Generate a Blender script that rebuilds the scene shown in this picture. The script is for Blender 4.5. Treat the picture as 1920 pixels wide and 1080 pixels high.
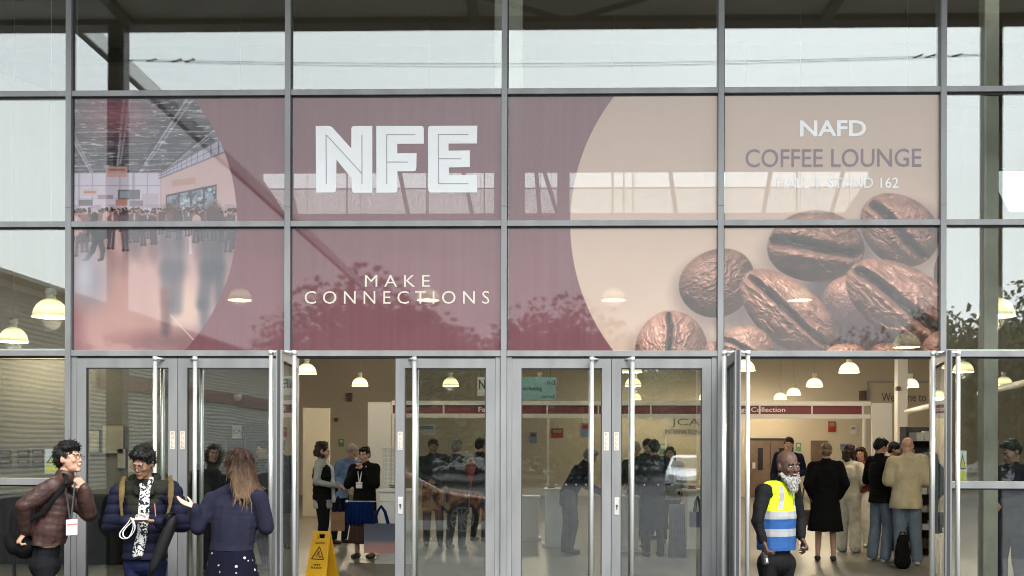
import bpy, bmesh, math, random
import numpy as np
from mathutils import Vector, Matrix, Euler, noise as mnoise

for _o in list(bpy.data.objects):
    bpy.data.objects.remove(_o, do_unlink=True)
scene = bpy.context.scene
COL = scene.collection
R = math.radians
rnd = random.Random(11)

# ------------------------------------------------------------------ camera
F_PX, HOR, DIST, EYE = 2000.0, 838.0, 10.0, 1.65
YAW, ROLL = R(1.4), R(0.16)
CAM = Vector((-0.32, -DIST, EYE))
cam_d = bpy.data.cameras.new('camera')
cam = bpy.data.objects.new('camera', cam_d)
COL.objects.link(cam)
cam_d.sensor_width = 36.0
cam_d.lens = F_PX / 1920.0 * 36.0
cam_d.shift_y = (HOR - 540.0) / 1920.0
cam_d.clip_start = 0.05
cam_d.clip_end = 2000.0
CROT = Matrix.Rotation(YAW, 3, 'Z') @ Matrix.Rotation(math.pi / 2, 3, 'X') @ Matrix.Rotation(ROLL, 3, 'Z')
cam.matrix_world = Matrix.Translation(CAM) @ CROT.to_4x4()
scene.camera = cam

# ------------------------------------------------------------------ sky, sun, exposure
SUN_EL, SUN_AZ = R(48), R(160)          # a veiled sun behind and to the right of the photographer
world = bpy.data.worlds.new('World')
scene.world = world
world.use_nodes = True
wn = world.node_tree
for n in list(wn.nodes):
    wn.nodes.remove(n)
sky = wn.nodes.new('ShaderNodeTexSky')
sky.sky_type = 'NISHITA'
sky.sun_disc = False
sky.sun_elevation = SUN_EL
sky.sun_rotation = SUN_AZ
sky.air_density = 1.0
sky.dust_density = 4.0
sky.ozone_density = 1.0
hs = wn.nodes.new('ShaderNodeHueSaturation')
hs.inputs['Saturation'].default_value = 0.10
mixw = wn.nodes.new('ShaderNodeMix'); mixw.data_type = 'RGBA'
mixw.inputs[0].default_value = 0.72
mixw.inputs[7].default_value = (6.9, 7.3, 7.5, 1)      # even cloud deck over the clear sky
tc = wn.nodes.new('ShaderNodeTexCoord')
cn = wn.nodes.new('ShaderNodeTexNoise'); cn.inputs['Scale'].default_value = 2.2; cn.inputs['Detail'].default_value = 5
cmp_ = wn.nodes.new('ShaderNodeMapping'); cmp_.inputs['Scale'].default_value = (1, 1, 3)
cr = wn.nodes.new('ShaderNodeMapRange'); cr.inputs['To Min'].default_value = 0.9; cr.inputs['To Max'].default_value = 1.12
mulw = wn.nodes.new('ShaderNodeMix'); mulw.data_type = 'RGBA'; mulw.blend_type = 'MULTIPLY'; mulw.inputs[0].default_value = 1.0
bg = wn.nodes.new('ShaderNodeBackground'); bg.inputs['Strength'].default_value = 0.10
wo = wn.nodes.new('ShaderNodeOutputWorld')
wn.links.new(sky.outputs[0], hs.inputs['Color'])
wn.links.new(hs.outputs[0], mixw.inputs[6])
wn.links.new(tc.outputs['Generated'], cmp_.inputs[0]); wn.links.new(cmp_.outputs[0], cn.inputs['Vector'])
wn.links.new(cn.outputs[0], cr.inputs[0])
wn.links.new(mixw.outputs[2], mulw.inputs[6]); wn.links.new(cr.outputs[0], mulw.inputs[7])
wn.links.new(mulw.outputs[2], bg.inputs['Color'])
wn.links.new(bg.outputs[0], wo.inputs[0])

sun_d = bpy.data.lights.new('sun', 'SUN')
sun_d.energy = 0.8
sun_d.angle = R(20)
sun_d.color = (1.0, 0.97, 0.92)
sun = bpy.data.objects.new('sun', sun_d)
COL.objects.link(sun)
# the light travels from the sun down to the scene
_sd = Vector((math.sin(SUN_AZ) * math.cos(SUN_EL), math.cos(SUN_AZ) * math.cos(SUN_EL), math.sin(SUN_EL)))
sun.rotation_euler = _sd.to_track_quat('Z', 'Y').to_euler()
sun.location = _sd * 30

scene.view_settings.view_transform = 'Standard'
scene.view_settings.look = 'None'
scene.view_settings.exposure = 2.9
scene.view_settings.gamma = 1.0
scene.view_settings.use_curve_mapping = False
scene.render.engine = 'CYCLES'
scene.cycles.use_denoising = True
scene.cycles.max_bounces = 7
scene.cycles.diffuse_bounces = 3
scene.cycles.glossy_bounces = 3
scene.cycles.transmission_bounces = 3
scene.cycles.transparent_max_bounces = 24
scene.cycles.sample_clamp_indirect = 6.0
scene.cycles.filter_width = 1.05
scene.cycles.caustics_reflective = False
scene.cycles.caustics_refractive = False

def at(px, py, Y=0.0):
    """World point on the plane y=Y that the photograph shows at pixel (px, py)."""
    d = CROT @ Vector(((px - 960.0) / F_PX, -(py - HOR) / F_PX, -1.0))
    t = (Y - CAM.y) / d.y
    return CAM + d * t

# a scratch scene in which letters and bodies are worked out before they are linked into the real one
TMP = bpy.data.scenes.new('scratch')
def evaluated_mesh(o):
    TMP.collection.objects.link(o)
    vl = TMP.view_layers[0]; vl.update()
    me = bpy.data.meshes.new_from_object(o.evaluated_get(vl.depsgraph))
    TMP.collection.objects.unlink(o)
    bpy.data.objects.remove(o, do_unlink=True)
    return me

# ------------------------------------------------------------------ helpers
def tag(o, label=None, cat=None, group=None, kind=None):
    if label: o['label'] = label
    if cat: o['category'] = cat
    if group: o['group'] = group
    if kind: o['kind'] = kind
    return o

def link(o, parent=None, loc=None, rot=None):
    COL.objects.link(o)
    if parent is not None: o.parent = parent
    if loc is not None: o.location = loc
    if rot is not None: o.rotation_euler = rot
    return o

def empty(name, loc=(0, 0, 0), rz=0.0, label=None, cat=None, group=None, parent=None):
    o = bpy.data.objects.new(name, None)
    o.empty_display_size = 0.1
    link(o, parent, loc, (0, 0, rz))
    return tag(o, label, cat, group)

class MB:
    """Collects vertices and faces; build() links them as one mesh object."""
    def __init__(s): s.v = []; s.f = []
    def add(s, vs, fs):
        b = len(s.v); s.v += [tuple(v) for v in vs]; s.f += [tuple(i + b for i in f) for f in fs]; return s
    def box(s, x0, x1, y0, y1, z0, z1):
        vs = [(x0, y0, z0), (x1, y0, z0), (x1, y1, z0), (x0, y1, z0), (x0, y0, z1), (x1, y0, z1), (x1, y1, z1), (x0, y1, z1)]
        return s.add(vs, [(0, 3, 2, 1), (4, 5, 6, 7), (0, 1, 5, 4), (1, 2, 6, 5), (2, 3, 7, 6), (3, 0, 4, 7)])
    def quad(s, a, b, c, d): return s.add([a, b, c, d], [(0, 1, 2, 3)])
    def tube(s, pts, r, n=10, cap=True, rs=None):
        pts = [Vector(p) for p in pts]; vs = []; fs = []
        prev = None
        for i, p in enumerate(pts):
            d = (pts[min(i + 1, len(pts) - 1)] - pts[max(i - 1, 0)]).normalized()
            if prev is None:
                u = d.orthogonal().normalized()
            else:
                u = (prev - d * prev.dot(d)).normalized()
            prev = u
            w = d.cross(u)
            rr = rs[i] if rs else r
            for k in range(n):
                a = 2 * math.pi * k / n
                vs.append(p + u * (rr * math.cos(a)) + w * (rr * math.sin(a)))
        m = len(pts)
        for i in range(m - 1):
            for k in range(n):
                fs.append((i * n + k, i * n + (k + 1) % n, (i + 1) * n + (k + 1) % n, (i + 1) * n + k))
        if cap:
            fs.append(tuple(range(n - 1, -1, -1))); fs.append(tuple((m - 1) * n + k for k in range(n)))
        return s.add(vs, fs)
    def lathe(s, prof, n=20, c=(0, 0, 0), cap=False):
        vs = []; fs = []
        for r, z in prof:
            for k in range(n):
                a = 2 * math.pi * k / n
                vs.append((c[0] + r * math.cos(a), c[1] + r * math.sin(a), c[2] + z))
        m = len(prof)
        for i in range(m - 1):
            for k in range(n):
                fs.append((i * n + k, i * n + (k + 1) % n, (i + 1) * n + (k + 1) % n, (i + 1) * n + k))
        if cap:
            fs.append(tuple(range(n - 1, -1, -1))); fs.append(tuple((m - 1) * n + k for k in range(n)))
        return s.add(vs, fs)
    def prism(s, poly, y0, y1):
        """closed (x, z) outline pushed from y0 to y1"""
        n = len(poly)
        vs = [(x, y0, z) for x, z in poly] + [(x, y1, z) for x, z in poly]
        fs = [tuple(range(n)), tuple(range(2 * n - 1, n - 1, -1))]
        for i in range(n):
            j = (i + 1) % n
            fs.append((i, i + n, j + n, j))
        return s.add(vs, fs)
    def mesh(s, name, smooth=False):
        me = bpy.data.meshes.new(name)
        me.from_pydata(s.v, [], s.f)
        me.validate()
        bm = bmesh.new(); bm.from_mesh(me)
        bmesh.ops.recalc_face_normals(bm, faces=bm.faces)
        bm.to_mesh(me); bm.free()
        if smooth:
            me.polygons.foreach_set('use_smooth', [True] * len(me.polygons))
        me.update()
        return me
    def build(s, name, mat, parent=None, loc=None, rot=None, smooth=False, bevel=0.0):
        me = s.mesh(name, smooth)
        if mat is not None: me.materials.append(mat)
        o = link(bpy.data.objects.new(name, me), parent, loc, rot)
        if bevel:
            b = o.modifiers.new('bevel', 'BEVEL'); b.width = bevel; b.segments = 2; b.limit_method = 'ANGLE'; b.angle_limit = R(40)
        return o

def children_of(o):
    return [c for c in bpy.data.objects if c.parent == o]

def copy_tree(o, parent=None):
    c = o.copy(); COL.objects.link(c); c.parent = parent
    for ch in children_of(o):
        copy_tree(ch, c)
    return c

# ------------------------------------------------------------------ materials
def lin(r, g, b):
    f = lambda c: (c / 255.0 / 12.92) if c / 255.0 <= 0.04045 else ((c / 255.0 + 0.055) / 1.055) ** 2.4
    return (f(r), f(g), f(b))

_M = {}
def mat(name, col, rough=0.6, metal=0.0, var=0.12, scale=6.0, bump=0.0, bscale=60.0, spec=0.5, coat=0.0, col2=None, stretch=(1, 1, 1), coord='Object'):
    """principled surface whose colour wanders a little with noise"""
    if name in _M: return _M[name]
    m = bpy.data.materials.new(name); m.use_nodes = True
    nt = m.node_tree; b = nt.nodes['Principled BSDF']
    b.inputs['Roughness'].default_value = rough
    b.inputs['Metallic'].default_value = metal
    b.inputs['Specular IOR Level'].default_value = spec
    b.inputs['Coat Weight'].default_value = coat
    t = nt.nodes.new('ShaderNodeTexCoord'); mp = nt.nodes.new('ShaderNodeMapping'); mp.inputs['Scale'].default_value = stretch
    nt.links.new(t.outputs[coord], mp.inputs[0])
    nz = nt.nodes.new('ShaderNodeTexNoise'); nz.inputs['Scale'].default_value = scale; nz.inputs['Detail'].default_value = 5
    nt.links.new(mp.outputs[0], nz.inputs['Vector'])
    rp = nt.nodes.new('ShaderNodeMapRange'); rp.inputs['From Min'].default_value = 0.3; rp.inputs['From Max'].default_value = 0.7
    nt.links.new(nz.outputs[0], rp.inputs[0])
    mx = nt.nodes.new('ShaderNodeMix'); mx.data_type = 'RGBA'
    a = [max(0.0, c * (1 - var)) for c in col]; c2 = col2 if col2 else [min(1.0, c * (1 + var)) for c in col]
    mx.inputs[6].default_value = (*a, 1); mx.inputs[7].default_value = (*c2, 1)
    nt.links.new(rp.outputs[0], mx.inputs[0]); nt.links.new(mx.outputs[2], b.inputs['Base Color'])
    if bump:
        n2 = nt.nodes.new('ShaderNodeTexNoise'); n2.inputs['Scale'].default_value = bscale; n2.inputs['Detail'].default_value = 4
        nt.links.new(mp.outputs[0], n2.inputs['Vector'])
        bp = nt.nodes.new('ShaderNodeBump'); bp.inputs['Strength'].default_value = bump; bp.inputs['Distance'].default_value = 0.01
        nt.links.new(n2.outputs[0], bp.inputs['Height']); nt.links.new(bp.outputs[0], b.inputs['Normal'])
    _M[name] = m
    return m

def glass_mat(name, tint, refl, wav=0.25, wscale=1.3, grime=0.03):
    """pane glass: lets light straight through, mirrors a share of what stands before it"""
    if name in _M: return _M[name]
    m = bpy.data.materials.new(name); m.use_nodes = True
    nt = m.node_tree
    for n in list(nt.nodes): nt.nodes.remove(n)
    out = nt.nodes.new('ShaderNodeOutputMaterial')
    tr = nt.nodes.new('ShaderNodeBsdfTransparent'); tr.inputs[0].default_value = (*tint, 1)
    gl = nt.nodes.new('ShaderNodeBsdfGlossy'); gl.inputs['Roughness'].default_value = 0.012
    gl.inputs['Color'].default_value = (0.97, 1.0, 1.0, 1)
    lw = nt.nodes.new('ShaderNodeLayerWeight'); lw.inputs['Blend'].default_value = 0.5
    pw = nt.nodes.new('ShaderNodeMath'); pw.operation = 'POWER'; pw.inputs[1].default_value = 4.0
    ma = nt.nodes.new('ShaderNodeMath'); ma.operation = 'MULTIPLY_ADD'; ma.inputs[1].default_value = 0.8; ma.inputs[2].default_value = refl
    ma.use_clamp = True
    nt.links.new(lw.outputs['Facing'], pw.inputs[0]); nt.links.new(pw.outputs[0], ma.inputs[0])
    t = nt.nodes.new('ShaderNodeTexCoord')
    nz = nt.nodes.new('ShaderNodeTexNoise'); nz.inputs['Scale'].default_value = wscale; nz.inputs['Detail'].default_value = 1.5
    nt.links.new(t.outputs['Object'], nz.inputs['Vector'])
    bp = nt.nodes.new('ShaderNodeBump'); bp.inputs['Strength'].default_value = wav; bp.inputs['Distance'].default_value = 0.004
    nt.links.new(nz.outputs[0], bp.inputs['Height']); nt.links.new(bp.outputs[0], gl.inputs['Normal'])
    mx = nt.nodes.new('ShaderNodeMixShader')
    nt.links.new(ma.outputs[0], mx.inputs[0]); nt.links.new(tr.outputs[0], mx.inputs[1]); nt.links.new(gl.outputs[0], mx.inputs[2])
    # a thin film of dust with vertical rain streaks
    df = nt.nodes.new('ShaderNodeBsdfDiffuse'); df.inputs[0].default_value = (0.5, 0.5, 0.47, 1)
    mp = nt.nodes.new('ShaderNodeMapping'); mp.inputs['Scale'].default_value = (26, 26, 0.5)
    n2 = nt.nodes.new('ShaderNodeTexNoise'); n2.inputs['Scale'].default_value = 1.0; n2.inputs['Detail'].default_value = 4
    nt.links.new(t.outputs['Object'], mp.inputs[0]); nt.links.new(mp.outputs[0], n2.inputs['Vector'])
    r2 = nt.nodes.new('ShaderNodeMapRange'); r2.inputs['From Min'].default_value = 0.45; r2.inputs['From Max'].default_value = 0.8
    r2.inputs['To Min'].default_value = grime * 0.35; r2.inputs['To Max'].default_value = grime * 2.2
    nt.links.new(n2.outputs[0], r2.inputs[0])
    m2 = nt.nodes.new('ShaderNodeMixShader')
    nt.links.new(r2.outputs[0], m2.inputs[0]); nt.links.new(mx.outputs[0], m2.inputs[1]); nt.links.new(df.outputs[0], m2.inputs[2])
    nt.links.new(m2.outputs[0], out.inputs[0])
    _M[name] = m
    return m

def emit_mat(name, col, strength):
    if name in _M: return _M[name]
    m = bpy.data.materials.new(name); m.use_nodes = True
    b = m.node_tree.nodes['Principled BSDF']
    b.inputs['Base Color'].default_value = (*col, 1)
    b.inputs['Emission Color'].default_value = (*col, 1)
    b.inputs['Emission Strength'].default_value = strength
    _M[name] = m
    return m

frame_grey = mat('frame_grey', (0.116, 0.118, 0.119), 0.45, 0.0, 0.20, 5.0, 0.03, 120, stretch=(1, 1, .25))
gasket = mat('gasket_black', (0.012, 0.012, 0.013), 0.7)
steel = mat('brushed_steel', (0.60, 0.60, 0.585), 0.30, 0.7, 0.05, 8, 0.02, 90, stretch=(1, 1, 0.05))
glass_hi = glass_mat('pane_glass', (0.86, 0.89, 0.87), 0.077, 0.10, 0.7, 0.007)
glass_door = glass_mat('door_glass', (0.77, 0.80, 0.785), 0.080, 0.20, 2.0, 0.004)
# ------------------------------------------------------------------ ground sheets
asphalt = mat('asphalt', (0.030, 0.031, 0.032), 0.8, 0, 0.35, 1.2, 0.5, 120, coord='Object')
paving_m = mat('paving', (0.07, 0.069, 0.066), 0.7, 0, 0.2, 2.0, 0.3, 90)
floor_m = mat('hall_floor', (0.16, 0.155, 0.135), 0.38, 0, 0.12, 0.7, 0.02, 40, spec=0.6)
g = MB().box(-400, 400, -500, 200, -0.9, -0.14).build('ground', asphalt); tag(g, kind='structure')
g = MB().box(-6.15, 16, -6.2, 0.2, -0.6, -0.012).build('pavement', paving_m); tag(g, kind='structure')
# paving slabs laid on the pavement in front of the doors
slab_m = [mat('slab_a', (0.078, 0.076, 0.072), 0.7, 0, 0.15, 4, 0.25, 90), mat('slab_b', (0.064, 0.062, 0.059), 0.7, 0, 0.15, 4, 0.25, 90), mat('slab_c', (0.070, 0.067, 0.064), 0.7, 0, 0.15, 4, 0.25, 90)]
_sm = [MB().box(-.297, .297, -.297, .297, -.03, 0).mesh('slab') for _ in range(3)]
for i, me in enumerate(_sm): me.materials.append(slab_m[i])
for ix in range(24):
    for iy in range(10):
        o = bpy.data.objects.new('slab', _sm[rnd.randrange(3)])
        link(o, g, (-5.8 + ix * .6, -.45 - iy * .6, -0.003 + rnd.uniform(-.0015, .0015)))
g = MB().box(-14, 18, 0.2, 30, -0.5, 0.0).build('interior_floor', floor_m); tag(g, kind='structure')

# ------------------------------------------------------------------ the glazed front
hall = empty('exhibition_hall', (0, 0, 0), 0, 'glazed grey framed entrance front of an exhibition hall with tall double doors', 'building')
MXP = [-278, 132, 541, 945.4, 1350, 1765.5, 2186]
MX = [at(p, 420).x for p in MXP]
ZT = [at(945, y).z for y in (663.5, 420.4, 174.0, -71.0, -316.0)]
ZTOP = 7.62
YF = -0.055            # front of the caps
MW = 0.027             # half width of a cap
for i, x in enumerate(MX):
    z0 = 0.0
    b = MB().box(x - MW, x + MW, YF, 0.10, z0, ZTOP)
    b.build('mullion', frame_grey, hall, bevel=.003)
    MB().box(x + MW, x + MW + .012, -.012, .03, z0, ZTOP).build('gasket', gasket, hall)
    # cap joints: short dark seams where two lengths meet
    MB().box(x - MW - .001, x + MW + .001, YF - .001, YF + .004, ZT[1] + .155, ZT[1] + .159).build('cap_joint', gasket, hall)
for i in range(len(MX) - 1):
    xa, xb = MX[i] + MW + .0005, MX[i + 1] - MW - .0005
    for k, z in enumerate(ZT):
        MB().box(xa, xb, YF + .006, 0.09, z - .027, z + .027).build('transom', frame_grey, hall, bevel=.003)
        MB().box(xa + .012, xb, -.014, .03, z - .043, z - .027).build('gasket', gasket, hall)
    zs = ZT + [ZTOP]
    for k in range(4):
        MB().box(xa, xb, -.008, .008, ZT[k] + .028, ZT[k + 1] - .028).build('pane', glass_hi, hall)
    # inside trim along the foot of the high panes
    if i in (0, 5):
        MB().box(xa, xb, 0.10, 0.16, ZT[0] + .03, ZT[0] + .055).build('inner_trim', mat('trim_white', (0.6, 0.59, 0.55), .5), hall)
# side lights beside the doors: a rail at waist height, panes above and below it
ZR = at(945, 906).z
for i in (0, 5):
    xa, xb = MX[i] + MW + .0005, MX[i + 1] - MW - .0005
    MB().box(xa, xb, YF + .006, 0.09, ZR - .032, ZR + .032).build('transom', frame_grey, hall, bevel=.003)
    MB().box(xa + .012, xb, -.014, .03, ZR - .045, ZR - .032).build('gasket', gasket, hall)
    MB().box(xa, xb, YF + .006, 0.09, 0.0, 0.09).build('transom', frame_grey, hall, bevel=.003)
    MB().box(xa, xb, -.008, .008, ZR + .034, ZT[0] - .045).build('pane', glass_door, hall)
    MB().box(xa, xb, -.008, .008, 0.092, ZR - .047).build('pane', glass_door, hall)

# ------------------------------------------------------------------ door leaves
DZ0, DZ1, DT = 0.012, ZT[0] - .047, 0.05
pull_m = mat('sticker_cream', (0.34, 0.31, 0.26), .5)
ink = mat('ink_dark', (0.03, 0.028, 0.03), .6)
cylinder_m = mat('lock_plate', (0.36, 0.36, 0.35), .35, .4)

LETTERS = []
def text_mesh(s, bold=0.0, space=1.0, name='lettering', extrude=0.0015):
    cu = bpy.data.curves.new('tmp_text', 'FONT'); cu.body = s; cu.align_x = 'LEFT'
    cu.offset = bold; cu.space_character = space; cu.extrude = extrude; cu.resolution_u = 3
    me = evaluated_mesh(bpy.data.objects.new('tmp_text', cu)); bpy.data.curves.remove(cu)
    me.name = name
    return me

def text_obj(s, x0, x1, z0, z1, y, material, parent=None, bold=0.0, space=1.0, name='lettering', keep=False):
    """text fitted into the rectangle x0..x1, z0..z1, facing -y; thickness a couple of millimetres"""
    me = text_mesh(s, bold, space, name)
    n = len(me.vertices); co = np.empty(n * 3, np.float32); me.vertices.foreach_get('co', co); co = co.reshape(-1, 3)
    mn, mxx = co.min(0), co.max(0)
    sx = (x1 - x0) / (mxx[0] - mn[0]); sz = (z1 - z0) / (mxx[1] - mn[1])
    if keep: sx = sz = min(sx, sz)
    out = np.empty_like(co)
    out[:, 0] = x0 + (co[:, 0] - mn[0]) * sx
    out[:, 2] = z0 + (co[:, 1] - mn[1]) * sz
    out[:, 1] = y - co[:, 2]
    me.vertices.foreach_set('co', out.ravel()); me.update()
    if len(s.strip()) < 2:
        me.materials.append(material)
        return link(bpy.data.objects.new(name, me), parent)
    # one object for each letter: loose pieces whose spans overlap belong together
    par = list(range(n))
    def root(i):
        while par[i] != i: par[i] = par[par[i]]; i = par[i]
        return i
    for e in me.edges:
        a, b = root(e.vertices[0]), root(e.vertices[1])
        if a != b: par[a] = b
    comp = {}
    for i in range(n): comp.setdefault(root(i), []).append(i)
    spans = sorted([[out[c, 0].min(), out[c, 0].max(), [k]] for k, c in comp.items()])
    letters = []
    for sp_ in spans:
        if letters and sp_[0] < letters[-1][1] - .45 * min(sp_[1] - sp_[0], letters[-1][1] - letters[-1][0]):
            letters[-1][1] = max(letters[-1][1], sp_[1]); letters[-1][2] += sp_[2]
        else: letters.append(sp_)
    owner = {}
    for li, l in enumerate(letters):
        for k in l[2]: owner[k] = li
    lv = [dict() for _ in letters]; lf = [[] for _ in letters]
    for p in me.polygons:
        li = owner[root(p.vertices[0])]; d = lv[li]
        lf[li].append([d.setdefault(v, len(d)) for v in p.vertices])
    last = None; LETTERS.clear()
    for li in range(len(letters)):
        m2 = bpy.data.meshes.new('letter'); m2.from_pydata([tuple(out[v]) for v in lv[li]], [], lf[li]); m2.materials.append(material); m2.update()
        last = link(bpy.data.objects.new('letter', m2), parent); LETTERS.append(last)
    bpy.data.meshes.remove(me)
    return last

def door_leaf(xh, w, side, ang, pull=True, lock=False):
    """leaf hung at xh; side +1: it runs to the right of its hinge when shut; ang opens it towards the pavement"""
    W = w
    x = lambda v: v * side
    def bx(a, b, y0, y1, z0, z1):
        return (min(x(a), x(b)), max(x(a), x(b)), y0, y1, z0, z1)
    st = .085
    fr = MB().box(*bx(0, st, -DT / 2, DT / 2, DZ0, DZ1)).box(*bx(W - st, W, -DT / 2, DT / 2, DZ0, DZ1))
    fr.box(*bx(st, W - st, -DT / 2, DT / 2, DZ1 - .088, DZ1)).box(*bx(st, W - st, -DT / 2, DT / 2, DZ0, DZ0 + .2))
    d = fr.build('door', frame_grey, hall, (xh, -.004, 0), (0, 0, -side * ang))
    gk = MB()
    for (a, b, z0, z1) in ((st, st + .008, DZ0 + .2, DZ1 - .088), (W - st - .008, W - st, DZ0 + .2, DZ1 - .088)):
        gk.box(*bx(a, b, -.018, .018, z0, z1))
    gk.box(*bx(st + .008, W - st - .008, -.018, .018, DZ1 - .098, DZ1 - .088))
    gk.build('gasket', gasket, d)
    MB().box(*bx(W, W + .006, -.012, .012, DZ0, DZ1)).build('brush_seal', gasket, d)
    MB().box(*bx(st + .008, W - st - .008, -.006, .006, DZ0 + .2, DZ1 - .098)).build('pane', glass_door, d)
    xhd = W - st - .10
    for sy in (-1, 1):
        yh = sy * (DT / 2 + .075)
        h = MB().tube([(x(xhd), yh, .22), (x(xhd), yh, DZ1 - .01)], .0195, 16)
        h.tube([(x(xhd), yh, DZ1 - .03), (x(xhd), yh, DZ1 + .012)], .0225, 16)
        for zz in (.30, DZ1 - .006):
            h.tube([(x(xhd), yh, zz), (x(W - st / 2), yh, zz)] if False else [(x(xhd), yh, zz), (x(xhd + .06), sy * (DT / 2), zz)], .012, 12)
        h.build('handle', steel, d, smooth=True)
    if pull:
        z = 1.705
        s = MB().box(*bx(W - st * .80, W - st * .25, -DT / 2 - .0025, -DT / 2, z - .085, z + .085)).build('sticker', pull_m, d)
        cx = x(W - st * .525)
        for k, ch in enumerate('PULL'):
            text_obj(ch, cx - .011, cx + .011, z + .048 - k * .04, z + .074 - k * .04, -DT / 2 - .003, mat('pull_ink', (.32, .12, .08), .6), d, .01)
    if lock:
        zl = at(945, 947).z
        MB().box(*bx(W - st * .85, W - st * .30, -DT / 2 - .006, -DT / 2, zl - .085, zl + .075)).build('lock_plate', cylinder_m, d, bevel=.004)
        MB().tube([(x(W - st * .57), -DT / 2 - .012, zl), (x(W - st * .57), -DT / 2 - .004, zl)], .011, 10).box(x(W - st * .57) - .005, x(W - st * .57) + .005, -DT / 2 - .012, -DT / 2 - .004, zl - .035, zl).build('keyhole', ink, d)
    return d

def jamb(x, w=.055):
    MB().box(x - w / 2, x + w / 2, -.03, .09, 0, ZT[0] - .028).build('door_jamb', frame_grey, hall)

JW = .05
# bay 1: both leaves shut
for i, (la, lb) in {1: (0, 0), 2: (523, 0), 3: (0, 0), 4: (1384, 1781)}.items():
    xa, xb = MX[i] + MW + .0006, MX[i + 1] - MW - .0006
    jamb(xa + JW / 2, JW - .001); jamb(xb - JW / 2, JW - .001)
    wl = (xb - xa - 2 * JW) / 2 - .006
    # the standing-open leaves: where their free edge shows sets the angle
    if la: la = math.acos((at(la, 700, -wl).x - (xa + JW + .003)) / wl)
    if lb: lb = math.acos(-(at(lb, 700, -wl).x - (xb - JW - .003)) / wl)
    door_leaf(xa + JW + .003, wl, 1, la, pull=True, lock=False)
    door_leaf(xb - JW - .003, wl, -1, lb, pull=True, lock=(i in (2, 3)))
    # dark head seal and the door closer track above the leaves
    MB().box(xa + JW, xb - JW, -.02, .05, ZT[0] - .044, ZT[0] - .028).build('head_seal', gasket, hall)

# warning stickers on the inside of the side lights
yel = mat('warning_yellow', (0.45, 0.42, 0.03), .5); wht = mat('print_white', (.45, .45, .44), .5)
for (px0, px1, py0, py1) in ((84, 120, 842, 888), (1797, 1812, 845, 905)):
    a, b = at(px0, py1, .02), at(px1, py0, .02)
    s = MB().box(a.x, b.x, .016, .019, a.z, b.z).build('warning_sticker', wht, hall)
    cx = (a.x + b.x) / 2; hh = b.z - a.z; ww = min(b.x - a.x, hh * .8) / 2 * .85
    MB().prism([(cx - ww, a.z + hh * .42), (cx + ww, a.z + hh * .42), (cx, a.z + hh * .9)], .0135, .0155).build('warning_triangle', ink, s)
    MB().prism([(cx - ww * .7, a.z + hh * .46), (cx + ww * .7, a.z + hh * .46), (cx, a.z + hh * .8)], .0115, .0130).build('warning_triangle', yel, s)
    MB().box(cx - ww, cx + ww, .0125, .0155, a.z + hh * .06, a.z + hh * .36).build('warning_text_panel', yel, s)

# manifestation dots across the shut doors, at chest height
dot_m = mat('dot_white', (.16, .16, .16), .5)
dz = at(945, 908).z
for i, px0, px1 in ((3, 1015, 1108), (3, 1195, 1325)):
    n = 5
    for k in range(n):
        p = at(px0 + (px1 - px0) * (k + .5) / n, 908, 0)
        MB().tube([(p.x, -.0125, dz), (p.x, -.0105, dz)], .007, 10).build('glass_marker', dot_m, hall)
# ------------------------------------------------------------------ printed window graphic (flat print on film, eight sheets)
S0 = 1.0 / (at(1100, 420).x - at(900, 420).x) * 200.0            # photograph pixels per metre on the glass
def U(X): return 945.4 + X_REL(X)
def X_REL(X): return (X - MX[3]) * S0
def V(Z): return 420.4 - (Z - ZT[1]) * S0
def XU(u): return MX[3] + (u - 945.4) / S0
def ZV(v): return ZT[1] + (420.4 - v) / S0

_ng = np.random.RandomState(5).rand(256, 256).astype(np.float32)
def vnoise(x, y):
    xi = np.floor(x).astype(int); yi = np.floor(y).astype(int); fx = x - xi; fy = y - yi
    fx = fx * fx * (3 - 2 * fx); fy = fy * fy * (3 - 2 * fy)
    g = lambda a, b: _ng[a % 256, b % 256]
    return (g(xi, yi) * (1 - fx) + g(xi + 1, yi) * fx) * (1 - fy) + (g(xi, yi + 1) * (1 - fx) + g(xi + 1, yi + 1) * fx) * fy
def fbm(x, y, o=4):
    s = 0; a = .5; t = 0
    for i in range(o):
        s = s + a * vnoise(x * 2 ** i + 17 * i, y * 2 ** i + 31 * i); t += a; a *= .5
    return s / t
def sstep(a, b, x):
    t = np.clip((x - a) / (b - a), 0, 1); return t * t * (3 - 2 * t)
def over(img, col, m):
    c = np.array(col, np.float32) / 255.0
    if c.ndim == 1: c = c[None, None, :]
    return img * (1 - m[..., None]) + c * m[..., None]
def seg(u, v, x0, y0, x1, y1, w, soft=1.0):
    dx, dy = x1 - x0, y1 - y0
    t = np.clip(((u - x0) * dx + (v - y0) * dy) / (dx * dx + dy * dy), 0, 1)
    d = np.hypot(u - x0 - t * dx, v - y0 - t * dy)
    return 1 - sstep(w - soft, w + soft, d)
def ellm(u, v, cx, cy, rx, ry, soft=0.08):
    return 1 - sstep(1 - soft, 1 + soft, np.hypot((u - cx) / rx, (v - cy) / ry))

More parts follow.
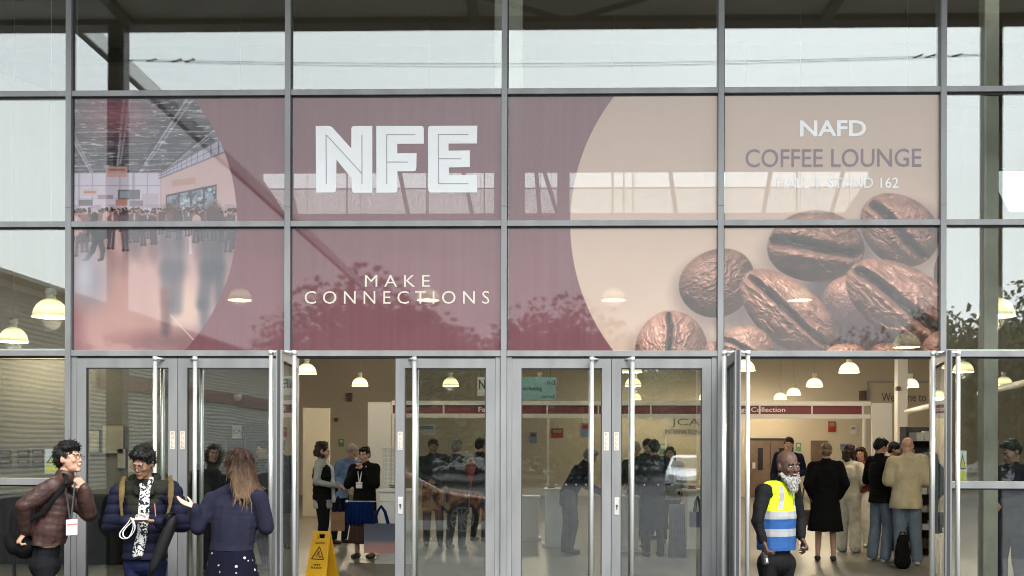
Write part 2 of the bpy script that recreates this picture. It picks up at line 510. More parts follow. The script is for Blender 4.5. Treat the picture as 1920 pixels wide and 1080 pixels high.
def hall_photo(u, v):
    """picture of a busy exhibition floor, sRGB 0..1"""
    vpx, vpy = 205.0, 398.0
    img = np.zeros(u.shape + (3,), np.float32)
    cz = (vpy - v)
    cc = 66 + 30 * fbm(u * .03, v * .05)
    img[...] = np.stack([cc * 1.0, cc * .97, cc * 1.05], -1) / 255
    d = 1.0 / np.maximum(cz, 4)                      # rows of trusses squeeze towards the far wall
    for f_, a_, col in ((900, .75, (176, 174, 182)), (2300, .55, (150, 148, 156)), (5200, .45, (182, 180, 186))):
        ph_ = (d * f_ + .25 * fbm(u * .02 + f_, v * .03)) % 1.0
        img = over(img, col, sstep(.40, .48, np.abs(ph_ - .5)) * a_ * (.45 + .9 * fbm(u * .06 + f_, v * .2)))
        img = over(img, (38, 36, 42), (1 - sstep(.03, .12, np.abs(ph_ - .5))) * .45)
    # zig-zag webs of the long trusses
    for fx in (-4.2, -3.0, -1.9, -.9, .15, 1.05, 2.0, 3.1, 4.4):
        x = vpx + fx * cz * .62; w = 1.0 + cz * .010
        for o_, a_ in ((0, .75), (cz * .055, .6)):
            img = over(img, (186, 184, 190), (1 - sstep(w * .5, w * 1.1, np.abs(u - x - o_))) * a_)
        zig = np.abs(((d * 9000) % 1.0) - .5) * 2
        img = over(img, (170, 168, 174), (1 - sstep(.8, 1.8, np.abs(u - x - cz * .055 * zig))) * .55)
        img = over(img, (40, 38, 46), (1 - sstep(w, w * 2.2, np.abs(u - x + w * 3))) * .4)
    img = over(img, (222, 216, 220), sstep(.66, .76, fbm(u * .06, v * .34, 3)) * .7)
    img = over(img, (44, 42, 48), sstep(.60, .74, fbm(u * .05 + 50, v * .25 + 9, 3)) * .5)
    img = over(img, (168, 104, 112), ellm(u, v, 210, 208, 60, 44, .95) * .65)
    # far glazed wall
    wall = (v > 322) & (u < 300 + (v - 322) * .02)
    img = over(img, (206, 194, 208), wall * 1.0)
    grid = np.maximum((np.abs((u - 140) % 26 - 13) > 12.0), (np.abs((v - 322) % 24 - 12) > 11.2)) * wall
    img = over(img, (146, 138, 158), grid * .65)
    img = over(img, (160, 150, 168), (wall & (np.abs((u - 140) % 104 - 52) > 49)) * .6)
    k = (u - 296) / 145.0
    top = 322 - 82 * np.clip(k, 0, 1.2); midw = 332 - 58 * np.clip(k, 0, 1.2)
    side = (u > 296) & (v > top)
    sc_ = np.stack([212 - 8 * fbm(u * .05, v * .05), 178 - 8 * fbm(u * .05, v * .05), 172 + 0 * u], -1) / 255
    img = img * (1 - side[..., None]) + sc_ * side[..., None]
    clr = (u > 296) & (v > top) & (v < midw)
    img = over(img, (178, 178, 194), clr * .9)
    bars = np.abs((np.log(np.maximum(u - 250, 1)) * 22) % 2.2 - 1.1) < .16
    img = over(img, (92, 86, 102), (clr & bars) * .8)
    img = over(img, (112, 104, 120), ((np.abs(v - top) < 2.2) | (np.abs(v - midw) < 1.5) | (np.abs(v - (top + midw) / 2) < .8)) * (u > 292) * .8)
    shop_t = 366 - 30 * k; shop = (u > 306) & (u < 402) & (v > shop_t) & (v < 400)
    img = over(img, (74, 76, 86), shop * .95)
    glz = shop & (v > shop_t + 4) & (np.abs((u - 306) % 24 - 12) < 10)
    img = over(img, (150, 166, 178), (glz * sstep(.40, .56, fbm(u * .10, v * .12))) * .85)
    img = over(img, (226, 226, 226), (glz * sstep(.62, .70, fbm(u * .2 + 9, v * .2))) * .7)
    img = over(img, (190, 150, 128), ((u > 318) & (u < 362) & (np.abs(v - (345 - 18 * k)) < 6)) * .75)
    for (a, b, c, e, col) in ((192, 232, 310, 330, (205, 160, 150)), (214, 256, 354, 372, (84, 86, 92)), (146, 176, 352, 366, (204, 184, 182)), (210, 232, 372, 384, (176, 112, 88)), (140, 166, 372, 384, (98, 92, 100)), (176, 205, 364, 371, (150, 130, 138)), (150, 172, 356, 361, (196, 112, 90)), (196, 228, 314, 318, (150, 96, 88)), (218, 236, 357, 369, (150, 160, 166)), (260, 292, 362, 384, (188, 172, 184)), (236, 262, 374, 386, (120, 108, 118))):
        img = over(img, col, ((u > a) & (u < b) & (v > c) & (v < e)) * .85)
    img = over(img, (150, 134, 142), ((v > 382)) * sstep(.42, .6, fbm(u * .09, v * .14)) * .55)
    # floor: warm reflections of the lights, cooler near the far wall
    m = sstep(414, 444, v)
    nn = fbm(u * .018, v * .010)
    fcol = np.stack([190 + 22 * nn, 146 + 20 * nn, 142 + 18 * nn], -1) / 255
    img = img * (1 - m[..., None]) + fcol * m[..., None]
    img = over(img, (226, 204, 204), m * sstep(530, 440, v) * sstep(.40, .62, fbm(u * .045, v * .012)) * .75)
    img = over(img, (216, 176, 166), ellm(u, v, 215, 560, 80, 120, .95) * .55)
    img = over(img, (238, 210, 184), ellm(u, v, 345, 572, 46, 50, .95) * .7)
    img = over(img, (150, 100, 110), sstep(166, 128, u) * sstep(540, 600, v) * .75)
    img = over(img, (150, 106, 112), sstep(600, 660, v) * sstep(.35, .6, fbm(u * .02, v * .03)) * .5)
    # crowd: heads level with the horizon, bodies smaller the farther they stand
    rs = np.random.RandomState(8)
    figs = [(rs.uniform(134, 446), 390 + rs.uniform(-3, 5), h) for h in np.sort(rs.uniform(18, 62, 120) ** 1.0)]
    figs += [(150, 390, 82), (204, 390, 76), (226, 392, 78), (262, 394, 66), (246, 394, 60), (280, 394, 64), (428, 390, 82), (440, 392, 74), (134, 392, 88), (412, 394, 60)]
    for (x, y0, h) in figs:
        t = rs.rand(); w = h * .105
        dark = (66 + 36 * t, 60 + 30 * t, 66 + 32 * t) if rs.rand() < .62 else ((196, 162, 154) if rs.rand() < .5 else (140, 96, 92))
        legc = (66 + 24 * t, 60 + 22 * t, 68 + 24 * t)
        yb = y0 + h
        if yb > 432: img = over(img, (120, 96, 100), ellm(u, v, x, yb + h * .28, w * 1.3, h * .30, .9) * .35)
        st = rs.uniform(-.5, .5) * w
        for sg in (-1, 1):
            img = over(img, legc, seg(u, v, x + sg * w * .38, y0 + h * .50, x + sg * w * (.40 + .2 * rs.rand()) + st, yb - 2, w * .36, 1.0))
            img = over(img, (56, 50, 54), ellm(u, v, x + sg * w * .5 + st, yb - 1.5, w * .45, h * .018 + .8, .3))
            img = over(img, dark, seg(u, v, x + sg * w * .95, y0 + h * .22, x + sg * w * (1.05 + .3 * rs.rand()), y0 + h * .46, w * .24, .8))
        img = over(img, dark, np.maximum(ellm(u, v, x, y0 + h * .25, w * 1.12, h * .12, .12), ellm(u, v, x, y0 + h * .38, w * .92, h * .19, .12)))
        img = over(img, (186, 134, 116) if rs.rand() < .6 else (70, 52, 50), ellm(u, v, x, y0 + h * .065, h * .050, h * .068, .2))
        img = over(img, (52, 38, 36), ellm(u, v, x, y0 + h * .035, h * .052, h * .042, .25))
        if rs.rand() < .35: img = over(img, (216, 206, 204), ellm(u, v, x, y0 + h * .22, w * .25, h * .09, .3) * .8)
    img = over(img, (196, 168, 166), sstep(380, 392, v) * .12)
    # striding man in front
    for (x0, y0, x1, y1, w, col) in ((170, 402, 170, 406, 6, (60, 44, 42)), (168, 420, 178, 446, 10, (54, 56, 62)), (172, 450, 166, 470, 5.4, (48, 48, 54)), (166, 470, 156, 484, 4.2, (48, 48, 54)), (180, 450, 186, 468, 5.4, (48, 48, 54)), (186, 468, 184, 484, 4.0, (48, 48, 54)), (156, 485, 149, 487, 2.2, (34, 32, 36)), (184, 485, 178, 487, 2.2, (34, 32, 36)), (186, 418, 190, 444, 3.4, (54, 56, 62)), (162, 418, 156, 440, 3.4, (54, 56, 62))):
        img = over(img, col, seg(u, v, x0, y0, x1, y1, w, 1.2))
    # large walkers close to the camera, smeared by their own motion
    def ghost(img, x, hx, col, a):
        for (x0, y0, x1, y1, w, s_) in ((x, 434, x + hx * .1, 500, 26, 14), (x - 10, 500, x - 14 + hx * .4, 570, 13, 9), (x + 10, 500, x + 12 - hx * .3, 580, 12, 9), (x - 14 + hx * .4, 570, x - 12, 622, 9, 8)):
            img = over(img, col, seg(u, v, x0, y0, x1, y1, w, s_) * a)
        return over(img, (96, 72, 72), ellm(u, v, x, 398, 15, 20, .5) * a)
    img = ghost(img, 318, 16, (106, 106, 114), .72)
    img = over(img, (150, 96, 92), seg(u, v, 304, 548, 306, 604, 8, 5) * .6)
    img = ghost(img, 396, -10, (88, 90, 98), .82)
    img = over(img, (232, 226, 222), seg(u, v, 352, 446, 353, 474, 2.5, 2) * .5)
    img = over(img, (132, 138, 154), ellm(u, v, 158, 524, 34, 46, .9) * .75)
    img = over(img, (206, 206, 214), ellm(u, v, 150, 512, 14, 34, .95) * .6)
    img = over(img, (112, 84, 92), ellm(u, v, 330, 642, 70, 22, .9) * .6)
    img = over(img, (230, 208, 198), seg(u, v, 316, 592, 366, 645, 1.1, 1.0) * .8)
    img = over(img, (128, 122, 134), ellm(u, v, 388, 616, 18, 44, .9) * .55)
    return np.clip(img, 0, 1)

def bean(img, u, v, cx, cy, rx, ry, rot, crease, seed, tone=1.0, shape=0.12):
    """one roasted coffee bean painted into the print"""
    c, s = math.cos(rot), math.sin(rot)
    dx, dy = u - cx, v - cy
    x = (dx * c + dy * s) / rx; y = (-dx * s + dy * c) / ry
    an = np.arctan2(y, x)
    wob = 1 + shape * (.22 * np.sin(2 * an + seed) + .16 * np.sin(3 * an + seed * 2.1))
    r = np.hypot(x, y) / wob
    sh = ellm(u, v, cx + 5, cy + ry * .30, rx * 1.16, ry * 1.10, .25) * .45
    img = over(img, (88, 74, 78), sh)
    m = 1 - sstep(.97, 1.02, r)
    Rm = (rx + ry) / 2
    # relief in photograph pixels: dome, shrivelled skin, centre cut
    dome = np.sqrt(np.clip(1 - np.minimum(r, .995) ** 2, 0.002, 1)) * Rm * .80
    w1 = fbm(x * 2.1 + seed * 7, y * 2.4 + seed * 3, 3); w2 = fbm(x * 2.3 + 31 + seed, y * 2.2 + 11 + seed, 3)
    rid = lambda q: 1 - np.abs(2 * q - 1)
    k1 = rid(fbm(x * 2.2 + 3.0 * w1 + seed, y * 3.6 + 3.0 * w2 + seed * 2, 3)) ** 2
    k2 = rid(fbm(x * 5.5 + 3.4 * w2 + seed * 4, y * 8.0 + 3.4 * w1, 2)) ** 2
    H = dome + Rm * (.062 * k1 + .022 * k2)
    occ = np.ones_like(r)
    if crease is not None:
        w, off, bend = crease
        yc = y - off - bend * np.sin(x * 2.6) + .10 * (w1 - .5)
        ends = sstep(1.02, .84, np.abs(x))
        g_ = np.exp(-(yc / (w * .75)) ** 2) * ends
        lips = np.exp(-((np.abs(yc) - w * 1.5) / (w * .8)) ** 2) * ends
        H = H - Rm * .42 * g_ + Rm * .07 * lips
        occ = 1 - .80 * np.exp(-(yc / (w * .62)) ** 4) * ends
        chaff = sstep(.58, .70, fbm(x * 9 + seed, y * 30 + seed, 2)) * np.exp(-(yc / (w * .5)) ** 2) * ends
    pu = abs(u[0, 1] - u[0, 0]); pv = abs(v[1, 0] - v[0, 0])
    gv, gu = np.gradient(H); gu = gu / pu * np.sign(u[0, 1] - u[0, 0]); gv = gv / pv * np.sign(v[1, 0] - v[0, 0])
    nl = 1 / np.sqrt(gu * gu + gv * gv + 1.0); nx, ny, nz = -gu * nl, -gv * nl, nl
    L1 = np.array((-.30, -.72, .62)); L1 = L1 / np.linalg.norm(L1)
    dif = np.clip(nx * L1[0] + ny * L1[1] + nz * L1[2], 0, 1)
    hx, hy, hz = L1[0], L1[1], L1[2] + 1.0; hl = math.sqrt(hx * hx + hy * hy + hz * hz)
    ndh = np.clip((nx * hx + ny * hy + nz * hz) / hl, 0, 1)
    spec = ndh ** 14 * .55 + ndh ** 60 * .45
    L2 = np.array((.75, .25, .45)); L2 = L2 / np.linalg.norm(L2)
    fill = np.clip(nx * L2[0] + ny * L2[1] + nz * L2[2], 0, 1)
    base = np.array([122, 87, 73], np.float32) / 255
    val = (.40 + .95 * dif + .22 * fill) * occ * (.82 + .36 * k1)
    col = base[None, None] * val[..., None] * tone + np.array([232, 206, 192], np.float32)[None, None] / 255 * (spec * occ * .40 * tone)[..., None]
    if crease is not None: col = col + (chaff * .30)[..., None] * np.array([1, .86, .74], np.float32)
    col = np.clip(col * .94 + .055, 0, 1)
    return img * (1 - m[..., None]) + col * m[..., None]

def graphic(u, v):
    n = fbm(u * .012, v * .02)
    img = np.zeros(u.shape + (3,), np.float32)
    img[...] = np.array([127, 84, 91], np.float32) / 255
    img *= (0.95 + .1 * n)[..., None]
    mL = 1 - sstep(353.3, 354.7, np.hypot(u - 87, v - 412))
    if u.min() < 445:
        ph = hall_photo(u, v)
        img = img * (1 - mL[..., None]) + ph * mL[..., None]
    rr = np.hypot(u - 1457, v - 420)
    mR = 1 - sstep(387.3, 388.7, rr)
    be = np.stack([206 + 5 * n, 180 + 5 * n, 160 + 5 * n], -1).astype(np.float32) / 255
    be = be * (1 - .10 * sstep(430, 660, v) * sstep(1300, 1500, u))[..., None]
    img = img * (1 - mR[..., None]) + be * mR[..., None]
    if u.max() > 1180:
        # dark bed between the lower beans
        bed = np.maximum(ellm(u, v, 1560, 632, 130, 70, .45), ellm(u, v, 1700, 630, 130, 60, .45))
        bed = np.maximum(bed, ellm(u, v, 1562, 545, 52, 60, .5)); bed = np.maximum(bed, ellm(u, v, 1440, 650, 60, 40, .5) * .9)
        img = over(img, (92, 82, 82), bed * .9)
        img = over(img, (172, 158, 144), ellm(u, v, 1612, 462, 13, 56, .9) * .6)
        B = [(1774, 512, 30, 46, 0.1, None, 1.3, .62), (1680, 433, 77, 64, .72, (.15, .05, .10), 2.2, 1.0), (1526, 464, 90, 67, .12, (.19, .02, .05), 3.1, .92),
             (1343, 531, 74, 61, -.42, None, 4.4, .86), (1258, 652, 70, 66, 1.45, (.09, .05, .12), 5.2, 1.08),
             (1590, 566, 56, 50, -.9, None, 6.3, 1.0), (1474, 586, 102, 60, .68, (.12, -.02, .08), 7.7, 1.12), (1690, 572, 118, 70, .60, (.15, .02, .07), 8.5, 1.08),
             (1399, 654, 52, 44, .35, (.12, .05, .1), 9.1, 1.08), (1334, 664, 18, 24, .2, None, 9.9, .95), (1582, 668, 42, 24, 0, None, 10.4, 1.05),
             (1664, 670, 40, 25, .3, None, 11.2, .9), (1758, 650, 40, 30, -.7, None, 12.6, .9)]
        for (cx, cy, rx, ry, rot, cr_, sd, tn) in B:
            if cx + rx * 1.3 < u.min() or cx - rx * 1.3 > u.max(): continue
            img = bean(img, u, v, cx, cy, rx, ry, rot, cr_, sd, tn)
    return np.clip(img, 0, 1)

def film_mat():
    m = bpy.data.materials.new('printed_film'); m.use_nodes = True
    nt = m.node_tree
    b = nt.nodes['Principled BSDF']; b.inputs['Roughness'].default_value = .025; b.inputs['Specular IOR Level'].default_value = .36
    a = nt.nodes.new('ShaderNodeVertexColor'); a.layer_name = 'print'
    mul = nt.nodes.new('ShaderNodeMix'); mul.data_type = 'RGBA'; mul.blend_type = 'MULTIPLY'; mul.inputs[0].default_value = 1
    mul.inputs[7].default_value = (.42, .42, .42, 1)          # the film is perforated, so half of it is black backing
    nt.links.new(a.outputs[0], mul.inputs[6])
    # faint vertical rain streaks and dust
    t = nt.nodes.new('ShaderNodeTexCoord'); mp = nt.nodes.new('ShaderNodeMapping'); mp.inputs['Scale'].default_value = (22, 22, .35)
    nz = nt.nodes.new('ShaderNodeTexNoise'); nz.inputs['Scale'].default_value = 1; nz.inputs['Detail'].default_value = 5
    nt.links.new(t.outputs['Object'], mp.inputs[0]); nt.links.new(mp.outputs[0], nz.inputs['Vector'])
    rp = nt.nodes.new('ShaderNodeMapRange'); rp.inputs['From Min'].default_value = .35; rp.inputs['From Max'].default_value = .8; rp.inputs['To Max'].default_value = .045
    nt.links.new(nz.outputs[0], rp.inputs[0])
    mx = nt.nodes.new('ShaderNodeMix'); mx.data_type = 'RGBA'; mx.inputs[7].default_value = (.26, .26, .26, 1)
    nt.links.new(rp.outputs[0], mx.inputs[0]); nt.links.new(mul.outputs[2], mx.inputs[6]); nt.links.new(mx.outputs[2], b.inputs['Base Color'])
    tr = nt.nodes.new('ShaderNodeBsdfTransparent')
    ms = nt.nodes.new('ShaderNodeMixShader'); ms.inputs[0].default_value = FILM_SEE
    nt.links.new(b.outputs[0], ms.inputs[1]); nt.links.new(tr.outputs[0], ms.inputs[2])
    nt.links.new(ms.outputs[0], nt.nodes['Material Output'].inputs[0])
    return m
FILM_SEE = 0.112
film_m = film_mat()
poster = empty('window_graphic', (XU(945), -.02, ZV(657)), 0, 'large maroon and beige printed window graphic with coffee beans and crowd picture', 'window graphic')
def sheet(i, k, nu, nv):
    x0, x1 = MX[i] + MW + .014, MX[i + 1] - MW - .001
    z0, z1 = ZT[k] + .029, ZT[k + 1] - .044
    xs = np.linspace(x0, x1, nu); zs = np.linspace(z0, z1, nv)
    Xg, Zg = np.meshgrid(xs, zs)
    rgb = graphic(945.4 + (Xg - MX[3]) * S0, 420.4 - (Zg - ZT[1]) * S0)
    linc = np.where(rgb <= .04045, rgb / 12.92, ((rgb + .055) / 1.055) ** 2.4)
    n = nu * nv
    co = np.stack([Xg - poster.location.x, np.full_like(Xg, -.0105) - poster.location.y, Zg - poster.location.z], -1).reshape(-1, 3)
    idx = np.arange(n).reshape(nv, nu)
    q = np.stack([idx[:-1, :-1], idx[:-1, 1:], idx[1:, 1:], idx[1:, :-1]], -1).reshape(-1, 4)
    me = bpy.data.meshes.new('print_sheet')
    me.vertices.add(n); me.vertices.foreach_set('co', co.astype(np.float32).ravel())
    me.loops.add(q.size); me.loops.foreach_set('vertex_index', q.astype(np.int32).ravel())
    me.polygons.add(len(q)); me.polygons.foreach_set('loop_start', np.arange(0, q.size, 4, dtype=np.int32)); me.polygons.foreach_set('loop_total', np.full(len(q), 4, np.int32))
    me.update(calc_edges=True)
    at_ = me.color_attributes.new('print', 'FLOAT_COLOR', 'POINT')
    at_.data.foreach_set('color', np.concatenate([linc.reshape(-1, 3), np.ones((n, 1))], 1).astype(np.float32).ravel())
    me.materials.append(film_m)
    return link(bpy.data.objects.new('print_sheet', me), poster)
sheets = {}
for i in (1, 2, 3, 4):
    for k in (0, 1):
        hi = i in (1, 4) or (i == 3)
        sheets[(i, k)] = sheet(i, k, 400 if hi else 120, 240 if hi else 72)

# lettering cut from vinyl and stuck over the print
vin_white = mat('vinyl_white', (.37, .38, .38), .3, var=.03)
vin_cream = mat('vinyl_cream', (.33, .30, .25), .3, var=.03)
vin_plum = mat('vinyl_plum', (.055, .030, .045), .3, var=.03)
def px_text(s, u0, u1, v0, v1, m, par, bold=0.0, space=1.0):
    o = text_obj(s, XU(u0) - poster.location.x, XU(u1) - poster.location.x, ZV(v1) - poster.location.z, ZV(v0) - poster.location.z, -.0125 - poster.location.y, m, par, bold, space)
    return o
px_text('MAKE', 684, 806, 516, 538, vin_cream, sheets[(2, 0)], -.004, 1.55)
px_text('CONNECTIONS', 570, 918, 546, 570, vin_cream, sheets[(2, 0)], -.004, 1.55)
px_text('NAFD', 1496, 1618, 229, 259, vin_white, sheets[(4, 1)], .022)
px_text('COFFEE LOUNGE', 1395, 1720, 282, 316, vin_plum, sheets[(4, 1)], .004)
px_text('HALL 1, STAND 162', 1453, 1678, 336, 358, vin_white, sheets[(4, 1)], .002)

def logo_letter(outlines, lines):
    """outlines in photograph pixels; thin dark inlay lines sit on the letter"""
    b = MB()
    for poly in outlines:
        P = [(XU(u) - poster.location.x, ZV(v) - poster.location.z) for u, v in poly]
        b.prism(P, -.0125 - poster.location.y, -.0108 - poster.location.y)
    o = b.build('letter', vin_white, sheets[(2, 1)])
    l = MB()
    for (u0, v0, u1, v1) in lines:
        d = Vector((u1 - u0, v1 - v0)).normalized(); nn = Vector((-d.y, d.x)) * .8
        P = [(u0 + nn.x, v0 + nn.y), (u1 + nn.x, v1 + nn.y), (u1 - nn.x, v1 - nn.y), (u0 - nn.x, v0 - nn.y)]
        l.prism([(XU(u) - poster.location.x, ZV(v) - poster.location.z) for u, v in P], -.0138 - poster.location.y, -.0128 - poster.location.y)
    l.build('letter_inlay', mat('inlay_grey', (.12, .11, .115), .4), sheets[(2, 1)])
    return o
def rc(poly, corners, r=6.0, n=4):
    """round the listed corners of a polygon"""
    out = []
    m = len(poly)
    for i, p in enumerate(poly):
        if i not in corners: out.append(p); continue
        p = Vector(p); a = (Vector(poly[i - 1]) - p).normalized(); b = (Vector(poly[(i + 1) % m]) - p).normalized()
        p0 = p + a * r; p1 = p + b * r
        for k in range(n + 1):
            t = k / n; q = p0 * (1 - t) ** 2 + p * 2 * t * (1 - t) + p1 * t * t
            out.append((q.x, q.y))
    return out
q = lambda zx, zy: (540 + zx / 4.5, 180 + zy / 4.5)
N_ = [q(*p) for p in ((225, 248), (355, 248), (528, 440), (528, 250), (706, 250), (708, 815), (535, 815), (530, 690), (402, 535), (400, 812), (230, 812))]
logo_letter([rc(N_, (1, 3, 6, 9))], [(*q(313, 325), *q(316, 740)), (*q(316, 325), *q(620, 655)), (*q(618, 325), *q(620, 740))])
F_ = [q(*p) for p in ((740, 250), (1143, 252), (1143, 402), (918, 402), (918, 482), (1082, 482), (1080, 635), (920, 635), (920, 815), (742, 815))]
logo_letter([rc(F_, (1, 6, 8))], [(*q(828, 325), *q(830, 740)), (*q(826, 325), *q(1072, 326)), (*q(832, 556), *q(1010, 557))])
E_ = [q(*p) for p in ((1178, 252), (1595, 252), (1592, 402), (1352, 402), (1352, 462), (1533, 460), (1533, 601), (1356, 603), (1356, 668), (1596, 668), (1596, 815), (1182, 815))]
logo_letter([rc(E_, (0, 11))], [(*q(1266, 325), *q(1270, 742)), (*q(1264, 326), *q(1522, 326)), (*q(1272, 530), *q(1460, 531)), (*q(1270, 741), *q(1522, 742))])
# ------------------------------------------------------------------ what stands in front of the hall and shows in its glass
# canopy on two steel posts
CY = -3.0
soffit_m = mat('soffit_dark', (0.55, 0.55, 0.53), .6, 0, .2, 1.5, .1, 30)
dark_steel = mat('dark_steel', (0.022, 0.023, 0.025), .45, 0.2)
def mir(px, py, Y):            # the point that the glass shows at this pixel, standing Y metres in front of it
    p = at(px, py, Y); return Vector((p.x, -p.y, p.z))
cz = mir(945, 50, -CY).z
cxl, cxr = mir(222, 400, -CY).x, mir(1858, 400, -CY).x
canopy = empty('canopy', ((cxl + cxr) / 2, CY, 0), 0, 'dark flat entrance canopy on two steel posts, mirrored in the top panes', 'canopy')
ox = canopy.location.x
XWL = -9.6 - ox
b = MB()
for k in range(8):
    y0 = -CY - .12 - k * .36
    b.box(XWL, 8.4, y0 - .345, y0, cz + .05 + (.02 if k % 2 else 0), cz + .2)
b.build('soffit_board', soffit_m, canopy)
MB().box(XWL, 8.5, -.12, .14, cz, cz + .45).build('edge_beam', dark_steel, canopy)
for k in range(5):
    x = XWL + .1 + k * 4.2
    MB().box(x - .06, x + .06, .16, -CY - .12, cz - .02, cz + .05).build('rafter', dark_steel, canopy)
for (xa, ya, xb, yb) in ((XWL + .3, .3, -3.2, 2.7), (-3.2, 2.7, .2, .3), (.2, .3, 3.6, 2.7), (3.6, 2.7, 7.0, .3)):
    MB().tube([(xa, ya, cz - .05), (xb, yb, cz - .05)], .035, 8).build('brace', dark_steel, canopy)
for x in (cxl, cxr):
    MB().box(x - ox - .1, x - ox + .1, -.1, .1, -.14, cz - .002).build('post', dark_steel, canopy, bevel=.01)
# slack cable between the posts
zc = mir(945, 116, -CY).z; zl = mir(945, 110, -CY).z
cab = MB()
for dz_, sag in ((0, .10), (.015, .08)):
    pts = [(cxl + .1 + (cxr - cxl - .2) * t, 0, zl + dz_ - sag * 4 * t * (1 - t)) for t in [i / 16 for i in range(17)]]
    cab.tube(pts, .0035, 5)
for s in (0, 1):
    for q_ in (.03, .06, .075):
        x = cxl + .1 + (cxr - cxl - .2) * (q_ if not s else 1 - q_)
        cab.tube([(x - .06, 0, zl - .03 * q_ * 12), (x + .06, 0, zl + .02)], .011, 6)
co = cab.build('cable', dark_steel, None, (0, CY, 0)); tag(co, 'thin slack black cable strung between the canopy posts, mirrored in the top panes', 'cable')

# long metal-clad wing on the left, running away from the glass
XW = mir(130, 560, 5.0).x
print('XW', XW, 'cxl', cxl, 'cxr', cxr, 'cz', cz)
clad = mat('cladding_olive', (0.24, 0.24, 0.22), .5, 0, .1, .8)
clad_hi = mat('cladding_pale', (0.78, 0.80, 0.81), .5, 0, .05, .6)
wing = empty('metal_clad_shed', (XW, -22, 0), 0, 'long shed clad in olive corrugated metal, mirrored at left', 'building')
ze = 7.75; zm = 3.62
b = MB(); n = 58
for k in range(n):
    z0 = -.14 + (zm + .14) * k / n; z1 = -.14 + (zm + .14) * (k + 1) / n; zmid = (z0 + z1) / 2
    y0, y1 = -26, 21.6
    b.quad((0, y0, z0), (0, y1, z0), (.008, y1, zmid), (.008, y0, zmid)); b.quad((.008, y0, zmid), (.008, y1, zmid), (0, y1, z1), (0, y0, z1))
b.build('corrugated_cladding', clad, wing)
MB().box(-.25, .05, -26, 21.6, zm, zm + .088).build('trim', mat('trim_pale', (.6, .6, .56), .5), wing)
MB().box(-.30, -.21, -26, 21.6, -.14, zm).build('core_wall', dark_steel, wing)
MB().prism([(-6, zm + 1.2), (-.2, zm + .09), (.3, zm + .09), (.3, zm + .14), (-6, zm + 1.3)], -26.3, 21.6).build('roof', mat('roof_grey', (.2, .2, .2), .5), wing)
# pale high-level beam on tall posts, running away from the glass above the shed wall
beam = empty('overhead_beam', (XW, -20, 0), 0, 'pale steel overhead beam running away from the hall, mirrored as a diagonal at left', 'beam')
MB().box(-.04, .04, -24, 16.6, ze - .10, ze + .16).build('beam_web', mat('beam_pale', (.72, .72, .71), .4), beam)
MB().box(-.05, .05, -24, 16.6, ze - .13, ze - .101).build('beam_flange', dark_steel, beam)
for y in (-22, -8): MB().box(-.1, .1, y - .1, y + .1, -.14, ze - .121).build('post', dark_steel, beam)
MB().box(.037, .10, -26, 21.6, -.14, 1.0).build('plinth', dark_steel, wing)
MB().box(.037, .05, -8, 16, 2.55, 2.8).build('stripe', mat('stripe_maroon', (.12, .03, .035), .5), wing)

# trees across the car park
leaf_ms = [mat('leaf_dark', (.035, .055, .022), .6, 0, .4, 1.2), mat('leaf_mid', (.05, .075, .03), .6, 0, .4, 1.2)]
bark = mat('bark', (.06, .05, .04), .8, 0, .3, 5, .4, 40)
def crown_mesh(seed, h, w, n=14000):
    r_ = random.Random(seed); b = MB()
    lobes = []
    for k in range(16):
        a = r_.uniform(0, 6.28); rr = r_.uniform(.05, .6) * w / 2; z = r_.uniform(.25, .88) * h
        lobes.append((rr * math.cos(a), rr * math.sin(a), z, r_.uniform(.2, .36) * w))
    for k in range(n):
        lx, ly, lz, lr = lobes[r_.randrange(len(lobes))]
        d = Vector((r_.gauss(0, 1), r_.gauss(0, 1), r_.gauss(0, .85))).normalized() * lr * (r_.random() ** .6)
        c = Vector((lx, ly, lz)) + d
        s = r_.uniform(.06, .16)
        u = Vector((r_.gauss(0, 1), r_.gauss(0, 1), r_.gauss(0, 1))).normalized(); v_ = u.orthogonal().normalized() * s * .7; u = u * s
        b.quad(c - u - v_ * .3, c + v_, c + u + v_ * .2, c - v_)
    return b.mesh('crown')
crowns = [crown_mesh(s, 1, 1) for s in ()]
_cm = []
for s in range(3):
    me = crown_mesh(40 + s, 6.0, 6.0); me.materials.append(leaf_ms[s % 2]); _cm.append(me)
def trunk_mesh(seed):
    r_ = random.Random(seed); b = MB()
    b.tube([(0, 0, 0), (.05, 0, 1.2), (.0, .08, 2.6), (.1, 0, 4.2)], .2, 8, rs=[.24, .18, .14, .06])
    for k in range(5):
        a = r_.uniform(0, 6.28); z = r_.uniform(1.5, 3.2)
        b.tube([(0, 0, z), (math.cos(a) * .9, math.sin(a) * .9, z + .8), (math.cos(a) * 1.8, math.sin(a) * 1.8, z + 1.6)], .06, 6, rs=[.09, .06, .02])
    me = b.mesh('trunk', True); me.materials.append(bark); return me
_tm = [trunk_mesh(3), trunk_mesh(4)]
tree_spots = [(690, 572, 40, 1.3, 'tall bushy tree mirrored behind the words on the maroon glass'), (585, 600, 44, 1.0, 'small dark tree mirrored at the left end of the slogan'), (800, 606, 46, 1.1, 'rounded tree mirrored below the slogan letters'),
    (1055, 612, 48, 1.5, 'wide dark tree mirrored left of the beige circle'), (1175, 640, 46, .9, 'low tree mirrored behind the lower left coffee bean'), (1800, 590, 40, .8, 'pale willow like tree mirrored beside the right hand post'),
    (1915, 596, 42, 1.0, 'leafy tree mirrored at the right edge of the glass'), (1640, 648, 44, 1.0, 'dark tree mirrored between the coffee beans')]
for k, px in enumerate((760, 850, 935, 1010, 1090, 1170, 1250, 1330, 1420, 1520, 1640, 1760)):
    tree_spots.append((px, (688, 700, 684, 694)[k % 4], 62 + (k % 3) * 3, 1.5, None))
